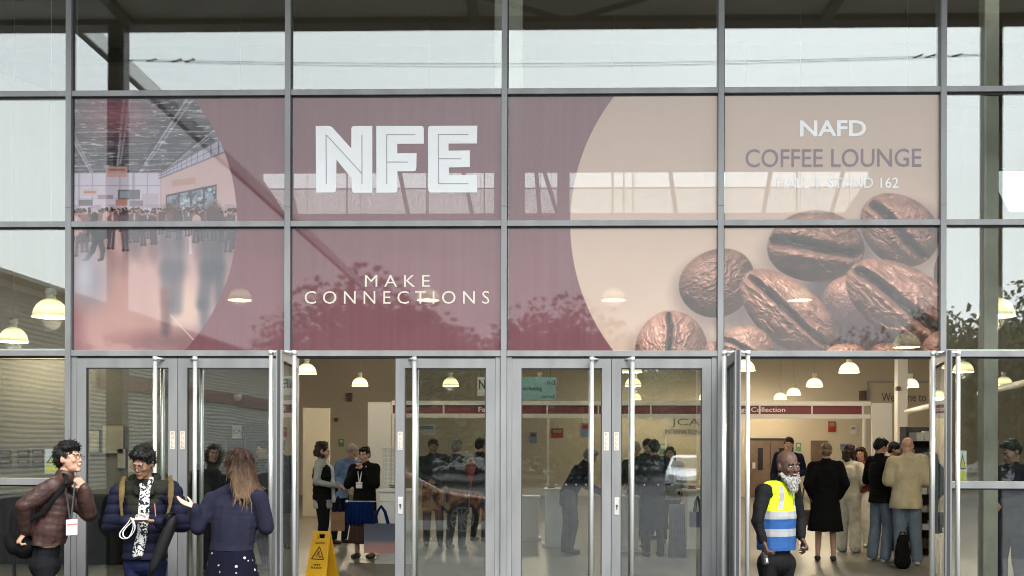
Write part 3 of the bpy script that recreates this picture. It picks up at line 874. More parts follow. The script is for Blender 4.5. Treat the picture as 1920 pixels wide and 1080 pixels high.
for k, (px, top, Y, wd, lab) in enumerate(tree_spots):
    p = mir(px, top, Y)
    h = p.z + .14
    t = empty('tree', (p.x, p.y, -.14), rnd.uniform(0, 6.28), lab or 'dark green tree in the row mirrored behind the parked cars, ' + ['far left end','second from left','third from left','fourth from left','fifth from left','sixth from left','sixth from right','fifth from right','fourth from right','third from right','second from right','far right end'][k - 8], 'tree', 'trees across the car park')
    sc = h / 6.35
    c = link(bpy.data.objects.new('crown', _cm[k % 3]), t, (0, 0, .15)); c.scale = (sc * wd, sc * wd, sc * 1.05)
    tr_ = link(bpy.data.objects.new('trunk', _tm[k % 2]), t); tr_.scale = (sc, sc, sc)

# cars
tyre_m = mat('tyre', (.015, .015, .015), .8); rim_m = mat('rim', (.55, .55, .55), .3, .8); carglass = mat('car_glass', (.02, .022, .025), .08, 0, .05)
lamp_m = mat('car_lamp', (.6, .6, .6), .15)
def make_car(name, loc, rz, paint, label, L=4.5, Wd=1.8, H=1.45, van=False, wheel=.325, cat='car'):
    """nose points to local -y"""
    c = empty(name, loc, rz, label, cat)
    if van:
        prof = [(-L/2, .35), (-L/2, .95), (-L/2 + .75, 1.18), (-L/2 + 1.35, H - .08), (-L/2 + 1.7, H), (L/2 - .05, H), (L/2, H - .15), (L/2, .35)]
    else:
        prof = [(-L/2, .32), (-L/2 - .02, .55), (-L/2 + .06, .72), (-L/2 + .55, .83), (-L/2 + 1.25, .93), (-L/2 + 2.0, H - .1), (-L/2 + 2.4, H), (L/2 - 1.35, H - .02), (L/2 - .55, 1.02), (L/2 - .05, .98), (L/2, .75), (L/2, .34)]
    # loft the side profile across the width: narrower at the top
    vs = []; fs = []; xs = [-1, -.97, -.85, 0, .85, .97, 1]
    m = len(prof)
    for xx in xs:
        for (y, z) in prof:
            tz = max(0, (z - .85) / max(.3, H - .85)); w = Wd / 2 * (1 - .17 * tz * (0.4 if van else 1))
            drop = (1 if abs(xx) == 1 else 0)
            vs.append((xx * w, y * (1 - .012 * drop), z - (.05 * drop if z > .6 else 0)))
    for i in range(len(xs) - 1):
        for k in range(m):
            fs.append((i * m + k, i * m + (k + 1) % m, (i + 1) * m + (k + 1) % m, (i + 1) * m + k))
    fs.append(tuple(range(m))); fs.append(tuple((len(xs) - 1) * m + k for k in range(m - 1, -1, -1)))
    MB().add(vs, fs).build('body', paint, c, smooth=False, bevel=.03)
    # windscreens and side glass, a little proud of the body
    if van:
        MB().add([(-.78, -L/2 + .80, 1.22), (.78, -L/2 + .80, 1.22), (.74, -L/2 + 1.32, H - .12), (-.74, -L/2 + 1.32, H - .12)], [(0, 1, 2, 3)]).build('windscreen', carglass, c, (0, -.02, .03))
        for s in (-1, 1):
            MB().add([(s * (Wd/2 + .004), -L/2 + 1.0, 1.15), (s * (Wd/2 + .004), -L/2 + 1.9, 1.15), (s * (Wd/2 - .05), -L/2 + 1.9, H - .25), (s * (Wd/2 - .05), -L/2 + 1.45, H - .25)], [(0, 1, 2, 3)]).build('side_window', carglass, c)
    else:
        MB().add([(-.72, -L/2 + 1.30, .97), (.72, -L/2 + 1.30, .97), (.62, -L/2 + 1.98, H - .11), (-.62, -L/2 + 1.98, H - .11)], [(0, 1, 2, 3)]).build('windscreen', carglass, c, (0, -.015, .02))
        MB().add([(-.66, L/2 - .6, 1.04), (.66, L/2 - .6, 1.04), (.6, L/2 - 1.3, H - .06), (-.6, L/2 - 1.3, H - .06)], [(0, 1, 2, 3)]).build('rear_window', carglass, c, (0, .015, .015))
        for s in (-1, 1):
            MB().add([(s * (Wd/2 - .02), -L/2 + 1.5, .96), (s * (Wd/2 - .02), L/2 - .8, 1.02), (s * (Wd/2 - .115), L/2 - 1.4, H - .12), (s * (Wd/2 - .115), -L/2 + 2.15, H - .12)], [(0, 1, 2, 3)]).build('side_window', carglass, c, (s * .012, 0, 0))
    for s in (-1, 1):
        MB().box(s * .45 if s > 0 else -.78, .78 if s > 0 else -.45, -L/2 - .035, -L/2 + .03, .60, .73).build('headlight', lamp_m, c, bevel=.02)
        for y in (-L/2 + .82, L/2 - .85):
            w = MB().lathe([(.0, -.1), (wheel * .98, -.1), (wheel, -.07), (wheel, .07), (wheel * .98, .1), (0, .1)], 24).build('wheel', tyre_m, c, (s * (Wd/2 - .09), y, wheel), (0, R(90), 0))
            rb = MB().lathe([(wheel * .62, -.108), (wheel * .70, -.108), (wheel * .72, .108), (wheel * .64, .108)], 24)
            for k in range(10):
                a = 2 * math.pi * k / 10; ca, sa = math.cos(a), math.sin(a); pw = .018
                rb.add([(ca * .04 - sa * pw, sa * .04 + ca * pw, .106 * zz) for zz in (-1, 1)] + [(ca * wheel * .66 - sa * pw, sa * wheel * .66 + ca * pw, .106 * zz) for zz in (-1, 1)] + [(ca * .04 + sa * pw, sa * .04 - ca * pw, .106 * zz) for zz in (-1, 1)] + [(ca * wheel * .66 + sa * pw, sa * wheel * .66 - ca * pw, .106 * zz) for zz in (-1, 1)],
                       [(0, 2, 6, 4), (1, 5, 7, 3), (0, 1, 3, 2), (4, 6, 7, 5)])
            rb.lathe([(0, -.112), (.05, -.11), (.05, .11), (0, .112)], 12)
            rb.build('rim', rim_m, w)
    MB().box(-.5, .5, -L/2 - .03, -L/2 + .02, .50, .58).build('grille', tyre_m, c)
    MB().box(-Wd/2 + .02, Wd/2 - .02, -L/2 - .03, -L/2 + .05, .25, .42).build('bumper', tyre_m if not van else paint, c, bevel=.02)
    return c
silver = mat('paint_silver', (.70, .72, .74), .25, .2, .03, coat=.6)
redp = mat('paint_red', (.35, .03, .03), .25, .1, .03, coat=.6)
whitep = mat('paint_white', (.62, .62, .60), .3, 0, .03, coat=.5)
p = mir(1296, 890, 33); make_car('parked_car', (p.x, p.y, -.14), R(190), silver, 'silver saloon car mirrored in the door left of the marshal')
p = mir(1085, 890, 52); make_car('parked_car', (p.x, p.y, -.14), R(160), redp, 'small red car mirrored in the closed middle door', L=3.9)
p = mir(1030, 890, 62); make_car('parked_van', (p.x, p.y, -.14), R(90), whitep, 'white van mirrored side on in the closed middle door', L=5.2, Wd=2.0, H=2.4, van=True, cat='van')
p = mir(840, 890, 60); make_car('parked_van', (p.x, p.y, -.14), R(95), whitep, 'white van mirrored above the flame painted car', L=5.0, Wd=2.0, H=2.2, van=True, cat='van')
# ------------------------------------------------------------------ inside the hall (parts of the building)
YB = 26.0
LAMP_W = 14.5
wall_m = mat('wall_beige', (0.46, 0.405, 0.31), .75, 0, .07, .6, .05, 60)
wall_c = mat('wall_cream', (0.52, 0.48, 0.39), .75, 0, .06, .6, .05, 60)
wall_o = mat('wall_olive', (0.20, 0.192, 0.16), .75, 0, .07, .6)
ceil_m = mat('ceiling_dark', (0.11, 0.105, 0.095), .8, 0, .15, .8)
white_m = mat('panel_white', (.66, .64, .60), .5, 0, .04, 2)
maroon_m = mat('fascia_maroon', (.16, .022, .032), .5, 0, .06, 2)
black_m = mat('black_matt', (.018, .018, .019), .75, 0, .2, 4)
zc0, zc1 = at(945, 400, YB).z, at(945, 320, YB).z
xc0, xc1 = at(490, 360, YB).x, at(1632, 360, YB).x
XL, XR = -13.0, 17.0
MB().box(XL, XR, YB, YB + .3, 0, zc0).build('back_wall', wall_m, hall)
MB().box(XL, XR, YB, YB + .3, zc1, 12.4).build('back_wall', wall_m, hall)
MB().box(XL, xc0, YB + .01, YB + .29, zc0, zc1).build('back_wall', wall_m, hall)
x2 = at(1870, 360, YB).x
MB().box(xc1, x2, YB + .01, YB + .29, zc0, zc1).build('back_wall', wall_m, hall)
MB().box(at(2050, 360, YB).x, XR, YB + .01, YB + .29, zc0, zc1).build('back_wall', wall_m, hall)
MB().box(XL - .3, XL, 0.2, YB + .3, 0, 12.4).build('side_wall', wall_c, hall)
MB().box(XR, XR + .3, 0.2, YB + .3, 0, 12.4).build('side_wall', wall_c, hall)
# front wall on both sides of the glazing, and the spandrel above it
MB().box(XL - .3, MX[0] - MW, -.02, .25, 0, ZTOP + .4).build('front_wall', wall_c, hall)
MB().box(MX[-1] + MW, XR + .3, -.02, .25, 0, ZTOP + .4).build('front_wall', wall_c, hall)
MB().box(MX[0] - MW, MX[-1] + MW, -.05, .25, ZTOP + .001, ZTOP + .4).build('spandrel', frame_grey, hall)
# roof rising to the back
MB().add([(XL - .3, -.05, 8.0), (XR + .3, -.05, 8.0), (XR + .3, YB + .3, 12.3), (XL - .3, YB + .3, 12.3), (XL - .3, -.05, 8.25), (XR + .3, -.05, 8.25), (XR + .3, YB + .3, 12.6), (XL - .3, YB + .3, 12.6)],
         [(0, 1, 2, 3), (7, 6, 5, 4), (0, 4, 5, 1), (1, 5, 6, 2), (2, 6, 7, 3), (3, 7, 4, 0)]).build('roof', ceil_m, hall)
# clerestory glazing bars (two lights high), some of them leaning like the roof struts in front
bar_m = mat('bar_grey', (.30, .29, .27), .5)
zmid = at(945, 352, YB).z
MB().box(xc0, xc1, YB + .07, YB + .12, zmid - .02, zmid + .02).build('clerestory_bar', bar_m, hall)
MB().box(xc0, xc1, YB + .14, YB + .16, zc0 + .01, zmid - .021).build('clerestory_dimmer', glass_mat('dim_glass', (.80, .79, .76), .05, .1, 1.0, .05), hall)  # tinted pane added to make the lower strip of sky dimmer
for px, lean in ((555, .35), (650, 0), (765, .3), (800, 0), (885, .3), (908, 0), (1012, .12), (1045, .45), (1148, 0), (1170, 0), (1268, .2), (1432, -.25), (1495, 0), (1560, -.4), (1598, -.8)):
    x = at(px, 360, YB).x; bw = .07 if lean else .02
    MB().add([(x - bw, YB + .04, zc0), (x + bw, YB + .04, zc0), (x + bw - lean, YB + .04, zc1), (x - bw - lean, YB + .04, zc1), (x - bw, YB + .1, zc0), (x + bw, YB + .1, zc0), (x + bw - lean, YB + .1, zc1), (x - bw - lean, YB + .1, zc1)],
             [(0, 1, 2, 3), (7, 6, 5, 4), (0, 4, 5, 1), (1, 5, 6, 2), (2, 6, 7, 3), (3, 7, 4, 0)]).build('clerestory_bar', bar_m, hall)
# solid end cheeks and the pier behind the middle mullion
for px0, px1, s in ((936, 984, 0), (1045, 1068, 0)):
    a, b_ = at(px0, 360, YB).x, at(px1, 360, YB).x
    MB().box(a, b_, YB + .005, YB + .2, zc0 + .001, zc1 - .001).build('clerestory_pier', wall_m, hall)
xa = at(545, 360, YB).x
MB().prism([(xc0 - .1, zc0 + .001), (xa - .2, zc0 + .001), (xc0 - .1, zc1 - .05)], YB + .006, YB + .22).build('clerestory_cheek', wall_m, hall)
xa = at(1585, 360, YB).x
MB().prism([(xa, zc0 + .001), (xc1 + .1, zc0 + .001), (xc1 + .1, zc1 - .05)], YB + .006, YB + .22).build('clerestory_cheek', wall_m, hall)
xq = at(1893, 390, YB).x
MB().prism([(x2 - .05, zc0 + .001), (xq, zc0 + .001), (x2 - .05, zc0 + (zc1 - zc0) * .6)], YB + .006, YB + .22).build('clerestory_cheek', wall_m, hall)
MB().box(x2 + .01, at(2050, 360, YB).x - .01, YB + .24, YB + .26, zc0 + .01, zc1 - .01).build('clerestory_dimmer', glass_mat('dim_glass_deep', (.45, .46, .46), .05, .1, 1.0, .12), hall)  # added tinted sheet that tones down the bright sky in this opening
# roof trusses
for y in (5.5, 12.0, 18.5):
    zr = 8.0 + (y + .05) / YB * 4.3 - .05
    MB().box(XL, XR, y - .1, y + .1, zr - .35, zr - .05).build('roof_beam', mat('beam_dark', (.06, .06, .055), .6), hall)
# columns just behind the glass
col_m = mat('column_cream', (.24, .22, .175), .5)
for px, Y, w in ((953, .75, .28), (1853, .9, .15)):
    x = at(px, 500, Y).x
    MB().box(x - w / 2, x + w / 2, Y - w / 2, Y + w / 2, 0, 7.95 + Y * .15).build('column', col_m, hall, bevel=.01)
p = at(1690, 760, 16); MB().box(p.x - .12, p.x + .12, 15.9, 16.15, 0, 10.2).build('column', white_m, hall, bevel=.01)
# cream partition walls on the left and the passage behind
pl = at(565, 700, 14.0).x
MB().box(XL, at(300, 700, 6.5).x, 6.5, 6.65, 0, 3.15).build('partition_wall', wall_o, hall)
MB().box(at(300, 700, 6.5).x + .001, at(505, 700, 6.5).x, 8.2, 8.35, 0, 2.55).build('partition_wall', wall_o, hall)
p0, p1 = at(568, 765, 15.0), at(617, 900, 15.0)
MB().box(p0.x, p1.x, 15.0, 15.12, 0, p0.z).build('partition_wall', wall_c, hall)
MB().box(XL, at(300, 700, 6.5).x, 6.44, 6.499, 3.0, 3.15).build('wall_trim', mat('trim_tan', (.45, .40, .30), .5), hall)
# brown double doors in the back wall
dm = mat('door_brown', (.13, .085, .06), .5, 0, .15, 5)
a, b_ = at(1404, 826, YB), at(1482, 930, YB)
fr = MB().box(a.x - .08, b_.x + .08, YB - .06, YB - .001, 0, a.z + .08).build('door_frame', black_m, hall)
xm = (a.x + b_.x) / 2
for (x0, x1) in ((a.x, xm - .01), (xm + .01, b_.x)):
    d = MB().box(x0, x1, YB - .1, YB - .062, .01, a.z).build('inner_door', dm, hall)
    MB().box(x0 + .28, x0 + .45, YB - .112, YB - .101, .9, a.z - .25).build('door_window', mat('dark_window', (.02, .02, .022), .2), d)
    MB().box(x0 + .1, x0 + .2, YB - .115, YB - .101, .95, 1.15).build('push_plate', steel, d)
for (px0, px1, py0) in ((1520, 1552, 826), (462, 506, 790), (428, 458, 800)):
    Y = YB if px0 > 1000 else 8.2
    a, b_ = at(px0, py0, Y), at(px1, py0, Y)
    MB().box(a.x, b_.x, Y - .06, Y - .001, 0 if px0 != 428 else 1.2, a.z).build('inner_door' if px0 != 428 else 'notice_board', dm if px0 > 1000 else mat('dark_panel', (.03, .03, .035), .4), hall)
a = at(435, 798, 8.1); b_ = at(452, 822, 8.1)
MB().box(a.x, b_.x, 8.115, 8.135, b_.z, a.z).build('poster', white_m, hall)
text_obj('JCA', a.x + .01, b_.x - .01, b_.z + .05, a.z - .04, 8.11, ink, hall)
# frames and notices on the left partition
for (px0, px1, py0, py1) in ((190, 232, 796, 852), (165, 186, 806, 850), (218, 236, 840, 880), (238, 262, 846, 900)):
    a, b_ = at(px0, py0, 6.44), at(px1, py1, 6.44)
    MB().box(a.x, b_.x, 6.46, 6.497, b_.z, a.z).build('picture_frame', mat('frame_thin', (.10, .09, .07), .5), hall)
    MB().box(a.x + .015, b_.x - .015, 6.45, 6.4595, b_.z + .015, a.z - .015).build('notice', mat('notice_paper', (.44, .41, .32), .6), hall)
for (px, py) in ((8, 849), (8, 866), (42, 849), (42, 866), (70, 848), (70, 866)):
    a = at(px - 11, py - 6, 6.44); b_ = at(px + 11, py + 6, 6.44)
    pq = MB().box(a.x, b_.x, 6.46, 6.497, b_.z, a.z).build('wall_plaque', mat('plaque_dark', (.05, .035, .03), .4), hall)
    MB().box(a.x + .03, b_.x - .03, 6.455, 6.4595, b_.z + .04, a.z - .035).build('plaque_text', mat('plaque_text', (.35, .32, .28), .5), hall)
# welcome lettering and small wall fittings
a, b_ = at(1653, 750, YB), at(1736, 738, YB)
text_obj('Welcome to', a.x, b_.x, a.z - .05, b_.z + .02, YB - .012, mat('letter_grey', (.09, .085, .08), .5), hall)
fx = at(1625, 718, YB); fx2 = at(1760, 718, YB)
b = MB().box(fx.x, fx2.x, YB - .03, YB - .001, fx.z, fx.z + .07).box(fx.x, fx.x + .07, YB - .03, YB - .001, fx.z - .8, fx.z - .001)
b.build('wall_conduit', bar_m, hall)
for (px, py, w, h) in ((656, 745, 10, 16), (631, 787, 7, 7), (1616, 742, 12, 18), (1682, 729, 8, 8)):
    Yw = YB if px != 1682 else 15.86
    a = at(px - w / 2, py + h / 2, Yw); b_ = at(px + w / 2, py - h / 2, Yw)
    MB().box(a.x, b_.x, Yw - .12, Yw - .001, a.z, b_.z).build('wall_fitting', mat('fitting_brown', (.10, .06, .045), .5), hall, bevel=.02)
# pale pipes along the right
for (x0, y0, Y0, x1, y1, Y1, r) in ((1700, 772, 14, 1762, 758, 9, .06), (1838, 738, 9, 1950, 712, 5, .06)):
    MB().tube([at(x0, y0, Y0), at(x1, y1, Y1)], r, 10).build('pipe', white_m, hall, smooth=True)
# dome camera
p = at(446, 745, 8.1)
MB().lathe([(.0, -.07), (.05, -.05), (.07, 0), (.07, .05), (.0, .05)], 14, (p.x, 8.1, p.z)).build('dome_camera', white_m, hall, smooth=True)

# ------------------------------------------------------------------ shell-scheme stand with maroon fascia
YS = 10.0
def zz(py): return at(1100, py, YS).z
def xx(px): return at(px, 768, YS).x
stand = empty('exhibition_stand', (xx(1170), YS, 0), 0, 'white framed exhibition stand with long maroon name fascia inside the hall', 'stand')
sx, sy = stand.location.x, YS
def SB(x0, x1, y0, y1, z0, z1): return MB().box(x0 - sx, x1 - sx, y0 - sy, y1 - sy, z0, z1)
SB(xx(735), xx(1632), YS - .03, YS + .03, zz(760), zz(752)).build('top_rail', white_m, stand)
SB(xx(735), xx(1632), YS - .03, YS + .03, zz(784), zz(776)).build('bottom_rail', white_m, stand)
divs = [735, 832, 1026, 1122, 1220, 1317, 1424, 1522, 1617]
for k in range(len(divs) - 1):
    SB(xx(divs[k] + 1.5), xx(divs[k + 1] - 1.5), YS - .012, YS + .012, zz(775.8), zz(760.2)).build('fascia_panel', maroon_m, stand)
for d in divs:
    SB(xx(d - 1.5) + .001, xx(d + 1.5) - .001, YS - .028, YS + .028, zz(775.9), zz(760.1)).build('fascia_clip', white_m, stand)
for px in (737, 1028, 1320, 1620):
    SB(xx(px - 2), xx(px + 2), YS - .025, YS + .025, 0, zz(784.2)).build('post', white_m, stand)
SB(xx(690), xx(733), YS - .02, YS + .02, .02, zz(755)).build('wall_panel', white_m, stand)
SB(xx(1634), xx(1672), YS - .02, YS + .02, .02, zz(755)).build('wall_panel', white_m, stand)
o = text_obj('Fast', xx(897) - sx, xx(922) - sx, zz(773), zz(763), -.016, white_m, stand, .02)
o = text_obj('Badge Collection', xx(1367) - sx, xx(1472) - sx, zz(774.5), zz(763), -.016, white_m, stand, .012)

# hanging and standing signs inside
def sign(name, px0, px1, py0, py1, Y, m, lines, label, th=.02):
    a, b_ = at(px0, py1, Y), at(px1, py0, Y)
    o = MB().box(-(b_.x - a.x) / 2, (b_.x - a.x) / 2, -th / 2, th / 2, 0, b_.z - a.z).build(name, m, None, ((a.x + b_.x) / 2, Y, a.z))
    tag(o, label, 'sign')
    h = b_.z - a.z; w = b_.x - a.x
    for (s, fx0, fx1, f0, f1, tm, bd) in lines:
        text_obj(s, -w / 2 + w * fx0, -w / 2 + w * fx1, h * f0, h * f1, -th / 2 - .003, tm, o, bd)
    for sxx in (-w * .35, w * .35):
        MB().tube([(sxx, 0, h), (sxx, 0, h + 4.6)], .004, 5).build('hanging_wire', dark_steel, o)
    return o
pale_m = mat('sign_pale', (.5, .56, .58), .5); teal_m = mat('sign_teal', (.22, .42, .46), .5)
sign('hanging_sign', 895, 932, 707, 742, 11.5, pale_m, [('NFE', .08, .92, .35, .85, ink, .02)], 'pale hanging sign with NFE letters behind the closed door glass')
sign('hanging_sign', 972, 1043, 707, 750, 11.5, teal_m, [('nd', .75, .97, .66, .88, ink, 0), ('marketing', .05, .62, .36, .60, ink, .01), ('and', .62, .95, .08, .24, ink, 0)], 'teal hanging sign behind the left leaf of the middle doors')
a = at(1240, 818, 18); b_ = at(1330, 782, 18)
board = MB().box(-(b_.x - a.x) / 2, (b_.x - a.x) / 2, -.03, .03, 0, b_.z - a.z + 0).build('sign_board', wall_c, None, ((a.x + b_.x) / 2, 18, a.z))
tag(board, 'cream sign board with large grey initials behind the middle doors', 'sign')
h = b_.z - a.z; w = b_.x - a.x
text_obj('JCA', -w * .30, w * .30, h * .45, h * .92, -.034, mat('sign_grey', (.10, .10, .10), .5), board, 0)
text_obj('INTERNATIONAL', -w * .42, w * .42, h * .12, h * .36, -.034, mat('sign_grey', (.10, .10, .10), .5), board, 0)
for s in (-1, 1):
    MB().tube([(s * w * .4, 0, 0), (s * w * .4, 0, -a.z)], .03, 8).build('leg', white_m, board)
o = None

# ------------------------------------------------------------------ pendant lamps
def shade_mat():
    m = emit_mat('lamp_shade_lit', (1.0, .87, .48), 0.21); nt = m.node_tree; b = nt.nodes['Principled BSDF']; b.inputs['Roughness'].default_value = .15
    t = nt.nodes.new('ShaderNodeTexCoord'); g_ = nt.nodes.new('ShaderNodeTexGradient'); g_.gradient_type = 'RADIAL'; nt.links.new(t.outputs['Object'], g_.inputs[0])
    m1 = nt.nodes.new('ShaderNodeMath'); m1.operation = 'MULTIPLY'; m1.inputs[1].default_value = 6.2832 * 36; nt.links.new(g_.outputs[1], m1.inputs[0])
    m2 = nt.nodes.new('ShaderNodeMath'); m2.operation = 'SINE'; nt.links.new(m1.outputs[0], m2.inputs[0])
    sp = nt.nodes.new('ShaderNodeSeparateXYZ'); nt.links.new(t.outputs['Object'], sp.inputs[0])
    cr_ = nt.nodes.new('ShaderNodeValToRGB'); el = cr_.color_ramp
    rp = nt.nodes.new('ShaderNodeMapRange'); rp.inputs['From Max'].default_value = .21; nt.links.new(sp.outputs[2], rp.inputs[0]); nt.links.new(rp.outputs[0], cr_.inputs[0])
    el.elements[0].position = 0; el.elements[0].color = (.55, .55, .55, 1); el.elements[1].position = 1; el.elements[1].color = (.22, .22, .22, 1)
    for p_, v_ in ((.08, .35), (.2, .75), (.5, 1.0), (.75, .6)):
        q_ = el.elements.new(p_); q_.color = (v_, v_, v_, 1)
    m3 = nt.nodes.new('ShaderNodeMath'); m3.operation = 'MULTIPLY_ADD'; m3.inputs[1].default_value = .025; m3.inputs[2].default_value = .29; nt.links.new(m2.outputs[0], m3.inputs[0])
    m4 = nt.nodes.new('ShaderNodeMath'); m4.operation = 'MULTIPLY'; nt.links.new(m3.outputs[0], m4.inputs[0]); nt.links.new(cr_.outputs[0], m4.inputs[1])
    nt.links.new(m4.outputs[0], b.inputs['Emission Strength'])
    return m
shade_m = shade_mat()
bulb_m = emit_mat('lamp_glow', (1.0, .92, .68), 0.7)
neck_m = mat('lamp_neck', (.55, .53, .48), .4)
_sh = MB().lathe([(.052, .205), (.075, .20), (.115, .178), (.155, .14), (.185, .09), (.203, .035), (.208, .0), (.212, .0), (.212, -.012), (.203, -.012), (.198, .03), (.18, .085), (.15, .13), (.11, .17), (.052, .195)], 28).mesh('shade', True); _sh.materials.append(shade_m)
_bl = MB().lathe([(0, .17), (.05, .15), (.085, .10), (.095, .05), (.07, .015), (0, .0)], 16).mesh('bulb', True); _bl.materials.append(bulb_m)
_nk = MB().lathe([(0, .33), (.058, .33), (.062, .32), (.062, .27), (.052, .262), (.052, .20), (0, .20)], 18).mesh('lamp_holder'); _nk.materials.append(neck_m)
LAMPS = [(95, 593, 'large lit dome pendant lamp in the left pane, nearer of the two'), (25, 640, 'lit dome pendant lamp at the far left edge, lower of the two'),
    (450, 562, 'pendant lamp glowing through the maroon film right of the crowd picture', 9.0), (803, 562, 'pendant lamp glowing through the film at the slogan', 9.0),
    (1150, 562, 'pendant lamp glowing through the beige film left of the beans', 9.0), (1500, 562, 'pendant lamp glowing through the film over the middle bean', 9.0),
    (1868, 592, 'large lit dome pendant lamp in the upper right pane'), (1700, 650, 'pendant lamp glowing through the film at the lower right bean'),
    (575, 700, 'lit pendant lamp beside the top of the open left leaf'), (675, 723, 'lit pendant lamp hanging in the left open doorway'),
    (845, 723, 'lit pendant lamp behind the closed door next to the left doorway'), (1012, 723, 'lit pendant lamp in front of the teal sign'),
    (1185, 697, 'top one of three lit lamps lined up behind the middle door handle'), (1187, 723, 'middle one of three lit lamps behind the middle door handle'), (1190, 748, 'lowest of three lit lamps lined up behind the middle door handle'),
    (1322, 748, 'small lit lamp at the right edge of the middle door glass'), (1396, 694, 'lit pendant lamp between the two handles of the edge-on leaf'),
    (1463, 748, 'small lit lamp just above the maroon fascia, leftmost in the right doorway'), (1488, 740, 'small lit lamp second from left in the right doorway'),
    (1527, 724, 'lit pendant lamp third from left in the right doorway'), (1592, 698, 'largest lit pendant lamp in the right doorway'), (1707, 725, 'lit pendant lamp beside the pale column in the right doorway'),
    (1806, 697, 'bright yellow lit lamp beside the handle at the right post'), (1882, 722, 'lit pendant lamp above the man in the right side light')]
for k, (px, py, lab, *yy) in enumerate(LAMPS):
    Y = yy[0] if yy else 3100.0 / (HOR - py) - 10.0
    p = at(px, py, Y)
    e = empty('pendant_lamp', (p.x, Y, p.z), 0, lab, 'lamp', 'pendant lamps in the hall')
    link(bpy.data.objects.new('shade', _sh), e); link(bpy.data.objects.new('bulb', _bl), e); link(bpy.data.objects.new('lamp_holder', _nk), e)
    zr = 8.0 + Y / YB * 4.2 - p.z
    MB().tube([(0, 0, .33), (0, 0, zr)], .006, 5).build('cord', mat('cord_grey', (.3, .3, .28), .6), e)
    ld = bpy.data.lights.new('lamp_light', 'POINT'); ld.energy = LAMP_W; ld.shadow_soft_size = .1; ld.color = (1.0, .84, .62)
    link(bpy.data.objects.new('lamp_light', ld), e, (0, 0, -.06))
# ------------------------------------------------------------------ people
def P_ell(c, r, M=None, nu=14, nv=9):
    vs = []; fs = []
    M = M or Matrix.Identity(3); c = Vector(c)
    for j in range(nv + 1):
        th = math.pi * j / nv
        for i in range(nu):
            a = 2 * math.pi * i / nu
            vs.append(c + M @ Vector((r[0] * math.sin(th) * math.cos(a), r[1] * math.sin(th) * math.sin(a), r[2] * math.cos(th))))
    for j in range(nv):
        for i in range(nu):
            fs.append((j * nu + i, j * nu + (i + 1) % nu, (j + 1) * nu + (i + 1) % nu, (j + 1) * nu + i))
    return vs, fs
def P_cap(p0, r0, p1, r1, n=12, flat=None):
    """tapered capsule; flat=(axis, factor) squeezes the section along an axis"""
    p0 = Vector(p0); p1 = Vector(p1); d = p1 - p0; L = d.length
    d = d.normalized() if L > 1e-6 else Vector((0, 0, 1))
    if flat is not None:
        u = (flat[0] - d * flat[0].dot(d)); u = u.normalized() if u.length > 1e-5 else d.orthogonal().normalized(); k = flat[1]
    else:
        u = d.orthogonal().normalized(); k = 1.0
    w = d.cross(u)
    rings = []
    for t in (-1, -.85, -.5): rings.append((p0 + d * (r0 * t), r0 * math.sqrt(max(0, 1 - t * t))))
    for t in (0, .33, .67, 1.0): rings.append((p0 + (p1 - p0) * t, r0 + (r1 - r0) * t))
    for t in (.5, .85, 1.0): rings.append((p1 + d * (r1 * t), r1 * math.sqrt(max(0, 1 - t * t))))
    vs = []; fs = []
    for (c, r) in rings:
        r = max(r, 1e-4)
        for i in range(n):
            a = 2 * math.pi * i / n
            vs.append(c + u * (r * k * math.cos(a)) + w * (r * math.sin(a)))
    for j in range(len(rings) - 1):
        for i in range(n):
            fs.append((j * n + i, j * n + (i + 1) % n, (j + 1) * n + (i + 1) % n, (j + 1) * n + i))
    fs.append(tuple(range(n - 1, -1, -1))); fs.append(tuple((len(rings) - 1) * n + i for i in range(n)))
    return vs, fs

def fuse(prims, voxel, name, smooth=3, disp=None, decim=None):
    """melt overlapping solids into one continuous skin"""
    b = MB()
    for vs, fs in prims: b.add(vs, fs)
    me = bpy.data.meshes.new('tmp'); me.from_pydata(b.v, [], b.f)
    bm = bmesh.new(); bm.from_mesh(me); bmesh.ops.recalc_face_normals(bm, faces=bm.faces); bm.to_mesh(me); bm.free()
    o = bpy.data.objects.new('tmp', me)
    m = o.modifiers.new('r', 'REMESH'); m.mode = 'VOXEL'; m.voxel_size = voxel
    if smooth:
        s = o.modifiers.new('s', 'SMOOTH'); s.factor = .5; s.iterations = smooth
    out = evaluated_mesh(o); bpy.data.meshes.remove(me)
    out.name = name
    out.polygons.foreach_set('use_smooth', [True] * len(out.polygons))
    if disp is not None:
        n = len(out.vertices); co = np.empty(n * 3, np.float32); no = np.empty(n * 3, np.float32)
        out.vertices.foreach_get('co', co); out.vertices.foreach_get('normal', no)
        co = co.reshape(-1, 3); no = no.reshape(-1, 3)
        co = co + no * disp(co)[:, None]
        out.vertices.foreach_set('co', co.astype(np.float32).ravel()); out.update()
    return out

def n3(co, s, seed=0):
    """cheap 3-D wobble from three plane noises"""
    x, y, z = co[:, 0] * s + seed, co[:, 1] * s + seed * 1.7, co[:, 2] * s + seed * .6
    return (fbm(x, z, 3) + fbm(y + 40, z + 9, 3) + fbm(x + 77, y, 3)) / 3 - .5
def wrinkle(amp, s=9.0, seed=0): return lambda co: amp * 2 * n3(co, s, seed)
def quilt(pitch, amp): return lambda co: amp * (np.abs(np.sin(co[:, 2] * math.pi / pitch)) ** .6 - .5) + .006 * n3(co, 12)

def head_basis(yaw, pitch, roll):
    # yaw 0 looks at the camera (-y), 90 looks to the right of the picture; pitch > 0 looks down
    return Matrix.Rotation(yaw, 3, 'Z') @ Matrix.Rotation(roll, 3, 'Y') @ Matrix.Rotation(pitch, 3, 'X')

